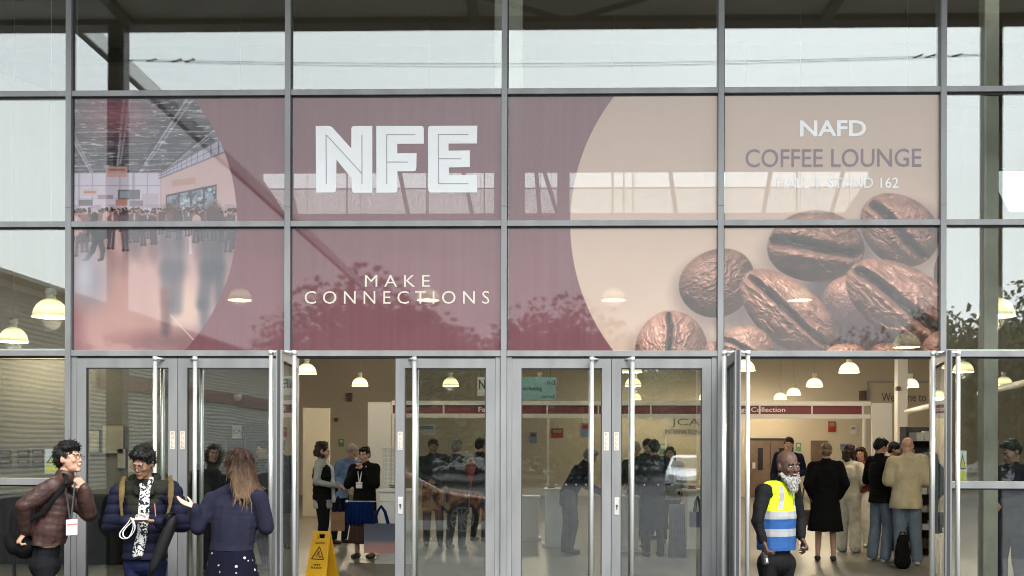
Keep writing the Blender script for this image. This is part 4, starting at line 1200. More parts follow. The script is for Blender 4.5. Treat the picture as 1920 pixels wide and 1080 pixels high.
def head_prims(c, M, s=1.0, male=True):
    T = lambda x, y, z: c + M @ Vector((x * s, y * s, z * s))
    S = lambda a, b_, d: (a * s, b_ * s, d * s)
    j = 1.0 if male else .92
    L = [P_ell(T(0, .018, .035), S(.074, .093, .086), M), P_ell(T(0, -.012, -.015), S(.067 * j, .082, .088), M), P_ell(T(0, -.03, -.07), S(.052 * j, .058, .046), M),
         P_ell(T(0, -.072, -.098), S(.026 * j, .02, .018), M), P_cap(T(0, -.086, .012), .009 * s, T(0, -.102, -.026), .012 * s), P_ell(T(-.009, -.094, -.031), S(.008, .010, .007), M), P_ell(T(.009, -.094, -.031), S(.008, .010, .007), M),
         P_ell(T(0, -.083, -.056), S(.024, .014, .013), M), P_cap(T(-.036, -.082, .024), .010 * s, T(.036, -.082, .024), .010 * s),
         P_ell(T(.038, -.066, -.02), S(.022, .018, .02), M), P_ell(T(-.038, -.066, -.02), S(.022, .018, .02), M)]
    for e in (-1, 1):
        L.append(P_ell(T(e * .076, .012, -.006), S(.011, .02, .031), M))
    return L

def hand_prims(w, d, nrm, s=1.0, curl=.5, side=1.0):
    """palm, four bent fingers of different length and a thumb; w wrist, d pointing out, nrm the palm side"""
    d = Vector(d).normalized(); nrm = Vector(nrm); nrm = (nrm - d * nrm.dot(d)).normalized(); a = d.cross(nrm) * side
    L = [P_cap(w, .026 * s, w + d * .03 * s, .03 * s, flat=(nrm, .7)), P_cap(w + d * .03 * s, .034 * s, w + d * .078 * s, .038 * s, flat=(nrm, .42))]
    for k, (off, ln) in enumerate(((-.030, .068), (-.0105, .078), (.010, .074), (.029, .060))):
        b0 = w + d * .082 * s + a * (off * s); c1 = curl * (.8 + .15 * k)
        d1 = (d * math.cos(c1 * .7) + nrm * math.sin(c1 * .7) + a * off * 2.2).normalized(); m1 = b0 + d1 * (ln * .52 * s)
        d2 = (d * math.cos(c1 * 1.7) + nrm * math.sin(c1 * 1.7) + a * off * 2.2).normalized(); m2 = m1 + d2 * (ln * .5 * s)
        L += [P_cap(b0, .0092 * s, m1, .0085 * s, 8), P_cap(m1, .0085 * s, m2, .0070 * s, 8)]
    t0 = w + d * .03 * s - a * .028 * s; t1 = t0 + (d * .6 - a * .7 + nrm * .4).normalized() * .042 * s; t2 = t1 + (d * .9 - a * .15 + nrm * .45).normalized() * .034 * s
    L += [P_cap(t0, .0125 * s, t1, .0105 * s, 8), P_cap(t1, .0105 * s, t2, .0082 * s, 8)]
    return L

def std_pose(base, h, face, arms=('down', 'down'), lean=0.0, stance=.10, head_pitch=0.0):
    """joints of a standing figure; face 0 = towards the camera, 90 = to the right"""
    k = h / 1.75
    loc = dict(pel=(0, 0, .96), che=(0, 0, 1.36), nek=(0, .01, 1.47), hed=(0, -.02, 1.625), hA=(-.09, 0, .93), hB=(.09, 0, .93), kA=(-stance, -.03, .5), kB=(stance, -.01, .5), aA=(-stance * 1.05, .03, .085), aB=(stance * 1.05, .05, .085))
    A = dict(down=((.185, 0, 1.42), (.245, .03, 1.14), (.24, -.05, .90)), hold=((.185, 0, 1.42), (.25, .02, 1.15), (.09, -.24, 1.09)), phone=((.185, 0, 1.42), (.25, -.05, 1.14), (.12, -.28, 1.30)),
             chin=((.185, 0, 1.42), (.24, -.10, 1.16), (.07, -.17, 1.40)), reach=((.185, 0, 1.42), (.22, -.20, 1.20), (.12, -.44, 1.22)), pocket=((.185, 0, 1.42), (.27, .06, 1.15), (.19, -.06, .95)), back=((.185, 0, 1.42), (.26, .12, 1.15), (.10, .17, .98)))
    for nm, sg, ar in (('A', -1, arms[0]), ('B', 1, arms[1])):
        s, e, w = A[ar]
        loc['s' + nm] = (s[0] * sg, s[1], s[2]); loc['e' + nm] = (e[0] * sg, e[1], e[2]); loc['w' + nm] = (w[0] * sg, w[1], w[2])
    q_ = random.Random(int(base[0] * 1000) + 7); sh = q_.uniform(-.03, .03); kf = q_.uniform(0, .07)
    for n_ in ('pel', 'hA', 'hB'): loc[n_] = (loc[n_][0] + sh, loc[n_][1], loc[n_][2])
    n_ = q_.choice('AB'); loc['k' + n_] = (loc['k' + n_][0], loc['k' + n_][1] - kf, loc['k' + n_][2]); loc['a' + n_] = (loc['a' + n_][0] * 1.15, loc['a' + n_][1] - kf * .9, loc['a' + n_][2])
    dzs = q_.uniform(-.02, .02); loc['sA'] = (loc['sA'][0], loc['sA'][1], loc['sA'][2] + dzs); loc['sB'] = (loc['sB'][0], loc['sB'][1], loc['sB'][2] - dzs)
    M = Matrix.Rotation(R(face), 3, 'Z'); ML = Matrix.Rotation(R(lean), 3, 'X')
    J = {}
    piv = Vector((0, 0, .96))
    for n_, p in loc.items():
        v = Vector(p)
        if n_ in ('che', 'nek', 'hed', 'sA', 'sB', 'eA', 'eB', 'wA', 'wB'): v = piv + ML @ (v - piv)
        J[n_] = Vector(base) + M @ (v * k)
    J['fA'] = J['fB'] = M @ Vector((0, -1, 0))
    return J

skin_l = mat('skin_light', (.42, .25, .185), .55, 0, .08, 14, spec=.3); skin_m = mat('skin_tan', (.33, .185, .125), .55, 0, .08, 14, spec=.3)
skin_b = mat('skin_brown', (.19, .10, .062), .55, 0, .08, 14, spec=.3); skin_d = mat('skin_dark', (.050, .025, .017), .55, 0, .1, 14, spec=.25)
eye_w = mat('eye_white', (.55, .52, .48), .3); eye_d = mat('eye_dark', (.012, .010, .010), .3); lip_m = mat('lips', (.22, .08, .07), .5); tooth_m = mat('teeth', (.6, .57, .5), .4)
hair_blk = mat('hair_black', (.0045, .004, .004), .6, 0, .4, 30, .3, 60, .2,  stretch=(1, 1, .15)); hair_brn = mat('hair_brown', (.030, .016, .010), .6, 0, .45, 26, .4, 60, .25,  stretch=(1, 1, .12))
hair_bln = mat('hair_blond', (.16, .11, .06), .5, 0, .4, 26, .5, 60); hair_gry = mat('hair_grey', (.25, .24, .23), .6, 0, .3, 26, .5, 60)
shoe_blk = mat('shoe_black', (.014, .013, .013), .4); shoe_wht = mat('shoe_white', (.5, .48, .44), .5)
def cloth(name, col, **k):
    a = dict(rough=.9, var=.16, scale=9.0, bump=.25, bscale=180.0, spec=.08); a.update(k)
    return mat(name, col, a.pop('rough'), 0, a.pop('var'), a.pop('scale'), a.pop('bump'), a.pop('bscale'), a.pop('spec'), **a)

def hair_build(style, c, M, s, m, par, off, vox):
    T = lambda x, y, z: c + M @ Vector((x * s, y * s, z * s)) - off
    S = lambda a, b_, d: (a * s, b_ * s, d * s)
    if style == 'bald': return None
    L = [P_ell(T(0, .028, .050), S(.084, .098, .082), M), P_ell(T(0, .062, .0), S(.074, .062, .075), M)]
    amp = .006
    if style in ('short', 'quiff', 'curly', 'crop'):
        L += [P_ell(T(-.062, .02, .03), S(.022, .05, .045), M), P_ell(T(.062, .02, .03), S(.022, .05, .045), M)]
        if style == 'quiff':
            L += [P_ell(T(x, -.040 + .014 * abs(k - 1.5), .100 - .012 * abs(k - 1.5)), S(.040, .050, .034), M) for k, x in enumerate((-.045, -.016, .016, .045))] + [P_ell(T(0, .01, .115), S(.066, .07, .034), M)]; amp = .008
        elif style == 'short':
            L += [P_ell(T(0, -.035, .092), S(.068, .048, .034), M)]; amp = .008
        elif style == 'curly':
            r_ = random.Random(5)
            for k in range(26):
                a = r_.uniform(0, 6.28); z = r_.uniform(-.10, .12); rr = .088 * math.sqrt(max(.15, 1 - (z - .02) ** 2 / .03))
                y = rr * math.cos(a) + .03
                if y < -.045 and z < .06: continue
                L.append(P_ell(T(rr * math.sin(a), y, z), S(.034, .034, .034), M))
            amp = .014
    elif style == 'long':
        r_ = random.Random(3)
        for k in range(26):
            x = -.082 + .164 * k / 25 + r_.uniform(-.004, .004)
            y = .030 + .062 * math.cos(x * 15) + r_.uniform(-.008, .008)
            x1 = x * 1.15 - .004 + r_.uniform(-.006, .006); x2 = x * 1.5 - .035 + r_.uniform(-.02, .02)
            L.append(P_cap(T(x, y, .05), .024 * s, T(x1, y + .020, -.12), .019 * s, 8)); L.append(P_cap(T(x1, y + .020, -.12), .019 * s, T(x2, y + .04 + r_.uniform(-.01, .012), -.225 - r_.uniform(0, .04)), .011 * s, 8))
        L += [P_ell(T(0, -.025, .09), S(.07, .055, .035), M), P_ell(T(-.07, -.01, .02), S(.02, .045, .06), M), P_ell(T(.07, -.01, .02), S(.02, .045, .06), M)]
        amp = .005
    elif style == 'bob':
        L += [P_ell(T(0, -.03, .09), S(.072, .05, .035), M), P_cap(T(-.075, .02, .02), .035 * s, T(-.08, .03, -.10), .03 * s), P_cap(T(.075, .02, .02), .035 * s, T(.08, .03, -.10), .03 * s), P_cap(T(0, .08, .0), .055 * s, T(0, .085, -.11), .05 * s)]
        amp = .012
    elif style == 'bun':
        L += [P_ell(T(0, -.025, .088), S(.07, .05, .034), M), P_ell(T(0, .10, .075), S(.052, .045, .05), M), P_ell(T(0, .09, .02), S(.05, .03, .06), M)]
        amp = .010
    me = fuse(L, vox, 'hair', 2, (lambda co: amp * 2 * (fbm(co[:, 0] * 60, co[:, 2] * 22, 3) + fbm(co[:, 1] * 60 + 9, co[:, 2] * 22, 3) - 1.0)))
    me.materials.append(m)
    o = link(bpy.data.objects.new('hair', me), par)
    if vox < .0085: hair_strands(o, me, style, c - off, M, s, m)
    return o

def hair_strands(o, me, style, c, M, s, m, n=900):
    """loose locks standing off the hair so that its outline is not smooth"""
    r_ = random.Random(len(me.vertices)); b = MB(); V_ = me.vertices; inv = M.transposed()
    for k in range(n):
        v = V_[r_.randrange(len(V_))]; p = v.co.copy(); no = v.normal.copy(); q = inv @ (p - c)
        if style == 'long':
            ln = r_.uniform(.05, .14); fl = M @ Vector((q.x * .6, .12, -1.0))
        elif style == 'beard':
            ln = r_.uniform(.012, .026); fl = M @ Vector((q.x * 2, -.3, -1.0))
        else:
            ln = r_.uniform(.018, .045); fl = M @ Vector((r_.uniform(-.8, .8), .7 - 1.4 * (q.z > .05 * s) * (q.y < .02), r_.uniform(-.6, .5)))
        fl = fl + Vector((r_.gauss(0, .25), r_.gauss(0, .25), r_.gauss(0, .2)))
        fl = (fl - no * fl.dot(no)).normalized(); sd = no.cross(fl).normalized() * r_.uniform(.0016, .0034)
        lift = r_.uniform(.001, .005 if style == 'long' else .009)
        P0, P1, P2, P3 = p - no * .002, p + fl * ln * .35 + no * lift, p + fl * ln * .7 + no * lift * 1.2, p + fl * ln + no * lift * r_.uniform(.2, 1.6)
        b.add([P0 - sd, P0 + sd, P1 - sd, P1 + sd, P2 - sd * .8, P2 + sd * .8, P3], [(0, 1, 3, 2), (2, 3, 5, 4), (4, 5, 6)])
    st = b.build('hair_strands', m, o); st['kind'] = 'stuff'

def face_bits(c, M, s, par, off, smile=False, specs=False, brow=hair_blk, closed=False):
    T = lambda x, y, z: c + M @ Vector((x * s, y * s, z * s)) - off
    for e in (-1, 1):
        vs, fs = P_ell(T(e * .031, -.0815, .004), (.0115 * s, .006 * s, (.0022 if closed else .0042) * s), M, 10, 7)
        MB().add(vs, fs).build('eye', eye_d if closed else eye_w, par, smooth=True)
        if not closed:
            vs, fs = P_ell(T(e * .031, -.0855, .0035), (.0052 * s, .004 * s, .0045 * s), M, 8, 6)
            MB().add(vs, fs).build('iris', eye_d, par, smooth=True)
        vs, fs = P_cap(T(e * .014, -.093, .024), .0048 * s, T(e * .048, -.079, .026), .004 * s, 6)
        MB().add(vs, fs).build('eyebrow', brow, par, smooth=True)
    if smile:
        vs, fs = P_ell(T(0, -.0885, -.052), (.024 * s, .007 * s, .0075 * s), M, 10, 7); MB().add(vs, fs).build('teeth', tooth_m, par, smooth=True)
        for dz_ in (.008, -.009):
            vs, fs = P_cap(T(-.024, -.088, -.052 + dz_ * .4), .004 * s, T(.024, -.088, -.052 + dz_ * .4), .004 * s, 6)
            MB().add(vs, fs).build('lip', lip_m, par, smooth=True)
    else:
        vs, fs = P_ell(T(0, -.0945, -.0555), (.022 * s, .006 * s, .006 * s), M, 10, 7); MB().add(vs, fs).build('lip', lip_m, par, smooth=True)
    if specs:
        b = MB(); fm = mat('spectacle_frame', (.05, .03, .022), .35)
        for e in (-1, 1):
            pts = [T(e * .033 + .024 * math.cos(a), -.101, .002 + .019 * math.sin(a)) for a in [2 * math.pi * k / 14 for k in range(15)]]
            b.tube(pts, .0020 * s, 5, False)
            b.tube([T(e * .057, -.10, .006), T(e * .078, .01, .010)], .002 * s, 5)
        b.tube([T(-.010, -.102, .006), T(.010, -.102, .006)], .002 * s, 5)
        b.build('spectacles', fm, par)

def person(label, base, J, head, skin, hair, top=None, bottom=None, skirt=None, shoes=shoe_blk, hs=1.0, vox=.010, male=True, face=None, hands=None, extra=None, group=None, build=1.0, neck_r=.056, beard=None, cap_m=None, sleeves=True):
    """J world joints; head=(yaw, pitch, roll) degrees; top=(material, thickness, hem z, displacement); bottom=(material, thickness)"""
    off = Vector((base[0], base[1], base[2] if len(base) > 2 else 0.0))
    r = empty('person', off, 0, label, 'person', group)
    j = {k: (v - off) for k, v in J.items() if k not in ('fA', 'fB')}
    up = (j['che'] - j['pel']).normalized(); lat = (j['sB'] - j['sA']); lat = (lat - up * lat.dot(up)).normalized(); dep = up.cross(lat)
    TM = Matrix((lat, dep, up)).transposed()
    B = build
    def torso(t, hem=None, lo=0.0):
        L = []
        for k in range(11):
            f = k * .1 - .02
            a = np.interp(f, (0, .25, .5, .75, 1), (.160, .146, .152, .164, .150)); d = np.interp(f, (0, .25, .5, .75, 1), (.116, .108, .114, .120, .104))
            L.append(P_ell(j['pel'].lerp(j['che'], f), (a * B + t, d * B + t, .11 if k < 9 else .085), TM))
        L.append(P_cap(j['sA'].lerp(j['che'], .2), .052 + t * .7, j['sB'].lerp(j['che'], .2), .052 + t * .7))
        L.append(P_cap(j['sA'].lerp(j['nek'], .15), .048 + t * .6, j['nek'] - up * .01, .050 + t * .5)); L.append(P_cap(j['sB'].lerp(j['nek'], .15), .048 + t * .6, j['nek'] - up * .01, .050 + t * .5))
        return L
    def arm(n_, t):
        s, e, w = j['s' + n_], j['e' + n_], j['w' + n_]
        return [P_cap(s, .054 * B + t * .9, e, .044 * B + t * .9), P_cap(e, .044 * B + t * .9, w, .031 + t * .75)]
    def leg(n_, t, flare=0.0):
        return [P_cap(j['h' + n_], .088 * B + t, j['k' + n_], .060 * B + t + flare * .3), P_cap(j['k' + n_], .060 * B + t + flare * .3, j['a' + n_], .040 + t + flare)]
    hy, hp, hr = head
    HM = head_basis(R(hy), R(hp), R(hr)); hc = j['hed']
    # one continuous body: head, neck, trunk, limbs, hands, feet
    L = head_prims(hc, HM, hs, male) + [P_cap(j['nek'] - up * .03, neck_r + .008, hc + HM @ Vector((0, .02, -.06)) * hs, neck_r - .004)] + torso(-.012) + arm('A', -.004) + arm('B', -.004) + leg('A', -.006) + leg('B', -.006)
    hands = hands or {}
    for n_, sd in (('A', 1), ('B', -1)):
        w = j['w' + n_]; e = j['e' + n_]
        d, nr, cu = hands.get(n_, ((w - e), dep * -1 if False else (j['pel'] - w), .55))
        L += hand_prims(w + (w - e).normalized() * .01, d, nr, hs * .98, cu, sd)
    for n_ in 'AB':
        L.append(P_cap(j['a' + n_] - Vector((0, 0, .03)), .035, j['a' + n_] + J['f' + n_] * .12 - Vector((0, 0, .05)), .028))
    me = fuse(L, vox * .72, 'body', 3); me.materials.append(skin)
    link(bpy.data.objects.new('body', me), r)
    if top:
        m, t, hem, dsp = top
        L = torso(t)
        if sleeves: L += arm('A', t) + arm('B', t)
        z = hem
        low = j['pel'].z - .10
        if z < low:
            L.append(P_cap(Vector((j['pel'].x, j['pel'].y, low + .04)), .165 * B + t, Vector((j['pel'].x, j['pel'].y, z + .02)), .172 * B + t, 20, (dep, .76)))
        L.append(P_cap(j['nek'] - up * .02, .062 + t * .6, j['nek'] + up * .025, .056 + t * .6))
        me = fuse(L, vox, 'jacket', 9, dsp)
        # trim to the hem and at the neck
        bm = bmesh.new(); bm.from_mesh(me)
        bmesh.ops.bisect_plane(bm, geom=bm.verts[:] + bm.edges[:] + bm.faces[:], plane_co=(0, 0, z), plane_no=(0, 0, -1), clear_outer=True)
        bm.to_mesh(me); bm.free()
        me.materials.append(m)
        jo = link(bpy.data.objects.new('jacket', me), r)
    if bottom:
        m, t = bottom[:2]; fl = bottom[2] if len(bottom) > 2 else 0.0
        L = leg('A', t, fl) + leg('B', t, fl) + [P_ell(j['pel'] + Vector((0, 0, -.03)), (.158 * B + t, .116 * B + t, .13), TM), P_ell(j['pel'] + up * .07, (.138 * B + t * .8, .100 * B + t * .8, .17), TM)]
        me = fuse(L, vox, 'trousers', 2, wrinkle(.010, 10, 3))
        me.materials.append(m); link(bpy.data.objects.new('trousers', me), r)
    if skirt:
        m, z0, z1, r0, r1, nf, amp = skirt
        b = MB(); n = 72; K = 14; vs = []; fs = []
        fl = Vector((dep.x, dep.y, 0)).normalized(); la = Vector((lat.x, lat.y, 0)).normalized()
        for k in range(K + 1):
            t = k / K; z = z0 + (z1 - z0) * t; rr = r0 + (r1 - r0) * t ** .8
            for i in range(n):
                a = 2 * math.pi * i / n
                w = 1 + amp * t * math.sin(nf * a + .6 * math.sin(3 * a + t * 2))
                cxy = j['pel'].lerp(Vector(((j['aA'] + j['aB']) / 2)), t * .6)
                v = la * (rr * w * math.cos(a)) + fl * (rr * .78 * w * math.sin(a))
                vs.append((cxy.x + v.x, cxy.y + v.y, z + .006 * math.sin(nf * a) * t))
        for k in range(K):
            for i in range(n): fs.append((k * n + i, k * n + (i + 1) % n, (k + 1) * n + (i + 1) % n, (k + 1) * n + i))
        fs.append(tuple(range(n))); fs.append(tuple(K * n + i for i in range(n - 1, -1, -1)))
        b.add(vs, fs).build('skirt', m, r, smooth=True)
    for n_ in 'AB':
        f = J['f' + n_]; a = j['a' + n_]
        Lp = [P_cap(Vector((a.x, a.y, a.z - .045)), .046, Vector((a.x, a.y, .042)) + f * .02, .044), P_cap(Vector((a.x, a.y, .040)) - f * .03, .042, Vector((a.x, a.y, .034)) + f * .14, .036)]
        me = fuse(Lp, .011, 'shoe', 2)
        co = np.empty(len(me.vertices) * 3, np.float32); me.vertices.foreach_get('co', co); co = co.reshape(-1, 3); co[:, 2] = np.maximum(co[:, 2], .004); me.vertices.foreach_set('co', co.ravel())
        me.materials.append(shoes); link(bpy.data.objects.new('shoe', me), r)
    if hair: hair_build(hair[0], J['hed'], HM, hs * 1.02, hair[1], r, off, vox * .8)
    if face is not None: face_bits(J['hed'], HM, hs, r, off, **face)
    T = lambda x, y, z: J['hed'] + HM @ Vector((x * hs, y * hs, z * hs)) - off
    if beard:
        Lb = [P_ell(T(0, -.030, -.094), (.060 * hs, .066 * hs, .046 * hs), HM), P_ell(T(0, -.040, -.108), (.052 * hs, .055 * hs, .030 * hs), HM), P_ell(T(0, -.056, -.138), (.044 * hs, .040 * hs, .036 * hs), HM), P_ell(T(0, -.066, -.165), (.028 * hs, .026 * hs, .026 * hs), HM)] + [P_cap(T(e * .066, -.012, -.048), .008 * hs, T(e * .056, -.034, -.080), .014 * hs) for e in (-1, 1)] + [P_cap(T(e * .056, -.034, -.080), .015 * hs, T(e * .036, -.060, -.108), .020 * hs) for e in (-1, 1)]
        me = fuse(Lb, .006, 'beard', 2, (lambda co: .007 * 2 * (fbm(co[:, 0] * 70, co[:, 2] * 40, 3) - .5))); me.materials.append(mat('beard_under', (.19, .178, .165), .9, 0, .3, 40, .4, 90, .1)); bo_ = link(bpy.data.objects.new('beard', me), r); hair_strands(bo_, me, 'beard', J['hed'] - off, HM, hs, beard, 1300)
    if cap_m:
        Lc = [P_ell(T(0, .015, .065), (.090 * hs, .104 * hs, .072 * hs), HM), P_cap(T(-.04, -.08, .052), .014 * hs, T(.04, -.08, .052), .014 * hs), P_cap(T(-.035, -.13, .040), .010 * hs, T(.035, -.13, .040), .010 * hs), P_ell(T(0, -.105, .047), (.055 * hs, .045 * hs, .010 * hs), HM)]
        me = fuse(Lc[:1] if cap_m[1] else Lc, .009, 'hat', 2); me.materials.append(cap_m[0]); link(bpy.data.objects.new('hat', me), r)
    r['_'] = 0; del r['_']
    return r, off, (lat, dep, up)

def lanyard(r, off, J, z_badge, dep, ribbon, front=.15, wb=.085, hb=.12, vec=None):
    """ribbon from the neck down to a badge on the chest"""
    n_ = J['nek'] - off; f = -dep if vec is None else vec
    c = J['che'] - off; b0 = Vector((c.x, c.y, z_badge + hb)) + f * front
    la = Vector((-f.y, f.x, 0)).normalized()
    t = MB()
    for s in (-1, 1):
        pts = [n_ + la * (.055 * s) + Vector((0, 0, .02)), n_ + la * (.05 * s) + f * .085 - Vector((0, 0, .03)), c + la * .03 * s + f * (front * .97), b0 + la * .006 * s]
        t.tube(pts, .008, 5)
    t.build('lanyard', ribbon, r)
    bb = MB(); p = b0
    q_ = [p + la * (wb / 2 * sx) + Vector((0, 0, -hb * sz)) + f * o for o in (.012, .017) for (sx, sz) in ((-1, 1), (1, 1), (1, 0), (-1, 0))]
    bb.add(q_, [(0, 1, 2, 3), (7, 6, 5, 4), (0, 4, 5, 1), (1, 5, 6, 2), (2, 6, 7, 3), (3, 7, 4, 0)])
    bo = bb.build('name_badge', mat('badge_white', (.62, .61, .58), .4), r)
    q2 = [p + la * (wb / 2 * .9 * sx) + Vector((0, 0, -hb * sz)) + f * o for o in (.0175, .0185) for (sx, sz) in ((-1, .38), (1, .38), (1, .26), (-1, .26))]
    MB().add(q2, [(0, 1, 2, 3), (7, 6, 5, 4), (0, 4, 5, 1), (1, 5, 6, 2), (2, 6, 7, 3), (3, 7, 4, 0)]).build('badge_stripe', mat('badge_stripe', (.35, .12, .10), .5), bo)
    return bo

def rounded_bag(name, c, size, rz, m, label, cat='bag', straps=None, bev=.05):
    """bag standing or hanging at its base point c"""
    o = MB().box(-size[0] / 2, size[0] / 2, -size[1] / 2, size[1] / 2, 0, size[2]).build('bag_body', m)
    e = empty(name, c, rz, label, cat)
    o.parent = e
    b = o.modifiers.new('bevel', 'BEVEL'); b.width = bev; b.segments = 4
    return e
# ------------------------------------------------------------------ the four in front of the glass
def Wf(Y0): return lambda px, py, dy=0.0: at(px, py, Y0 + dy)
def gz(v, z): return Vector((v.x, v.y, z))
VF = .009
# man in the brown leather jacket, in profile
Y0 = -1.0; W = Wf(Y0); base = gz(W(84, 1060), 0)
leather = cloth('leather_brown', (.032, .016, .0135), rough=.5, var=.35, scale=7, bump=.35, bscale=45, spec=.22)
navy_tr = cloth('trousers_charcoal', (.005, .0052, .0065))
J = dict(pel=W(84, 1052), che=W(106, 935), nek=W(119, 897), hed=W(130, 860), sA=W(98, 912, -.17), eA=W(45, 948, -.24), wA=W(48, 996, -.12), sB=W(112, 910, .17), eB=W(166, 962, .16), wB=W(159, 918, .05),
         hA=W(84, 1062, -.09), hB=W(86, 1062, .09), kA=gz(W(86, 1060, -.10), .50), kB=gz(W(84, 1060, .10), .50), aA=gz(W(84, 1060, -.10), .085), aB=gz(W(78, 1060, .10), .085), fA=Vector((.95, -.2, 0)), fB=Vector((.95, .1, 0)))
r, off, ax = person('man in brown leather jacket leaning forward in profile with a black backpack', base, J, (78, -6, 0), skin_m, ('quiff', hair_blk), (leather, .034, W(84, 1020).z, wrinkle(.034, 9, 1)), (navy_tr, .012), hs=1.06, vox=VF,
    face=dict(smile=True, specs=True), hands={'A': (Vector((-.5, -.1, -.7)), Vector((.6, .5, -.3)), 1.2), 'B': (Vector((-.45, -.25, .75)), Vector((-.5, .6, -.2)), .7)})
lanyard(r, off, J, W(146, 1002, -.05).z, ax[1], mat('ribbon_black', (.02, .02, .022), .7), front=.19, wb=.105, hb=.13, vec=Vector((.86, -.5, 0)).normalized())
b = MB().tube([J['nek'] - off + Vector((-.01, -.05, -.015)), J['nek'] - off + Vector((.045, -.05, -.025)), J['nek'] - off + Vector((.06, 0, -.03))], .014, 6).build('shirt_collar', white_m, r)
bagm = cloth('bag_black', (.005, .005, .0055), rough=.7)
bp_ = W(42, 1040, .02)
e = empty('backpack', (bp_.x, bp_.y, bp_.z), R(18), 'black backpack slung behind the man in the leather jacket', 'backpack')
me = fuse([P_ell((0, 0, .22), (.11, .15, .25)), P_ell((.02, 0, .10), (.12, .15, .14)), P_ell((-.06, 0, .12), (.08, .12, .13))], .012, 'bag_body', 3, wrinkle(.012, 10, 4)); me.materials.append(bagm)
link(bpy.data.objects.new('bag_body', me), e)
inv = Matrix.Rotation(-R(18), 3, 'Z')
pts = [inv @ (p - e.location) for p in (W(55, 975, -.20), W(80, 962, -.21), W(104, 932, -.225), W(124, 905, -.215), W(124, 893, -.13), W(112, 888, -.02))]
me = fuse([P_cap(pts[k], .024, pts[k + 1], .024, flat=(Vector((0, 1, 0)), .4)) for k in range(len(pts) - 1)], .008, 'strap', 2); me.materials.append(bagm); link(bpy.data.objects.new('strap', me), e)
pts = [inv @ (p - e.location) for p in (W(27, 1040, -.06), W(27, 1075, -.06), W(30, 1130, -.05))]
MB().tube(pts, .016, 6).build('strap', bagm, e)
# man in the quilted jacket, head bowed over a card
Y0 = -.9; W = Wf(Y0); base = gz(W(272, 1060), 0)
def jacket_mat():
    m = cloth('quilt_navy', (.0052, .006, .0150), rough=.75, spec=.10)
    nt = m.node_tree; b = nt.nodes['Principled BSDF']; src = b.inputs['Base Color'].links[0].from_socket
    t = nt.nodes.new('ShaderNodeTexCoord'); sp = nt.nodes.new('ShaderNodeSeparateXYZ'); nt.links.new(t.outputs['Object'], sp.inputs[0])
    ax_ = nt.nodes.new('ShaderNodeMath'); ax_.operation = 'ABSOLUTE'; nt.links.new(sp.outputs[0], ax_.inputs[0])
    ma = nt.nodes.new('ShaderNodeMath'); ma.operation = 'MULTIPLY_ADD'; ma.inputs[1].default_value = -1.4; nt.links.new(ax_.outputs[0], ma.inputs[0]); nt.links.new(sp.outputs[2], ma.inputs[2])
    gt = nt.nodes.new('ShaderNodeMath'); gt.operation = 'GREATER_THAN'; gt.inputs[1].default_value = W(270, 945).z - .16; nt.links.new(ma.outputs[0], gt.inputs[0])
    mx = nt.nodes.new('ShaderNodeMix'); mx.data_type = 'RGBA'; mx.inputs[7].default_value = (.010, .0105, .007, 1)
    nt.links.new(gt.outputs[0], mx.inputs[0]); nt.links.new(src, mx.inputs[6]); nt.links.new(mx.outputs[2], b.inputs['Base Color'])
    return m
def shirt_mat():
    m = bpy.data.materials.new('shirt_print'); m.use_nodes = True; nt = m.node_tree; b = nt.nodes['Principled BSDF']; b.inputs['Roughness'].default_value = .85; b.inputs['Specular IOR Level'].default_value = .1
    t = nt.nodes.new('ShaderNodeTexCoord'); nz = nt.nodes.new('ShaderNodeTexNoise'); nz.inputs['Scale'].default_value = 17; nz.inputs['Detail'].default_value = 1.0; nz.inputs['Distortion'].default_value = 2.5
    nt.links.new(t.outputs['Object'], nz.inputs['Vector'])
    g_ = nt.nodes.new('ShaderNodeMath'); g_.operation = 'GREATER_THAN'; g_.inputs[1].default_value = .5; nt.links.new(nz.outputs[0], g_.inputs[0])
    mx = nt.nodes.new('ShaderNodeMix'); mx.data_type = 'RGBA'; mx.inputs[6].default_value = (.012, .012, .014, 1); mx.inputs[7].default_value = (.40, .40, .39, 1)
    nt.links.new(g_.outputs[0], mx.inputs[0]); nt.links.new(mx.outputs[2], b.inputs['Base Color'])
    return m
J = dict(pel=W(272, 1048), che=W(272, 945), nek=W(271, 907, -.02), hed=W(268, 868, -.10), sA=W(226, 922), eA=W(208, 985, -.02), wA=W(240, 978, -.25), sB=W(322, 920), eB=W(342, 983, -.02), wB=W(299, 978, -.25),
         hA=W(253, 1058), hB=W(292, 1058), kA=gz(W(250, 1060, -.03), .50), kB=gz(W(296, 1060), .50), aA=gz(W(250, 1060, .02), .085), aB=gz(W(297, 1060, .03), .085), fA=Vector((-.25, -.97, 0)), fB=Vector((.3, -.95, 0)))
jm = jacket_mat()
r, off, ax = person('man in navy quilted jacket and patterned shirt looking down at a card', base, J, (-8, 24, 5), skin_b, ('quiff', hair_blk), (jm, .036, W(272, 1046).z, quilt(.082, .013)), (cloth('jeans_navy', (.006, .008, .024)), .012), hs=1.05, vox=VF,
    face=dict(specs=True, closed=True), hands={'A': (Vector((.7, -.35, .05)), Vector((.1, .2, 1)), .5), 'B': (Vector((-.7, -.35, .05)), Vector((-.1, .2, 1)), .6)})
o_ = lambda px, py, dy: W(px, py, dy) - off
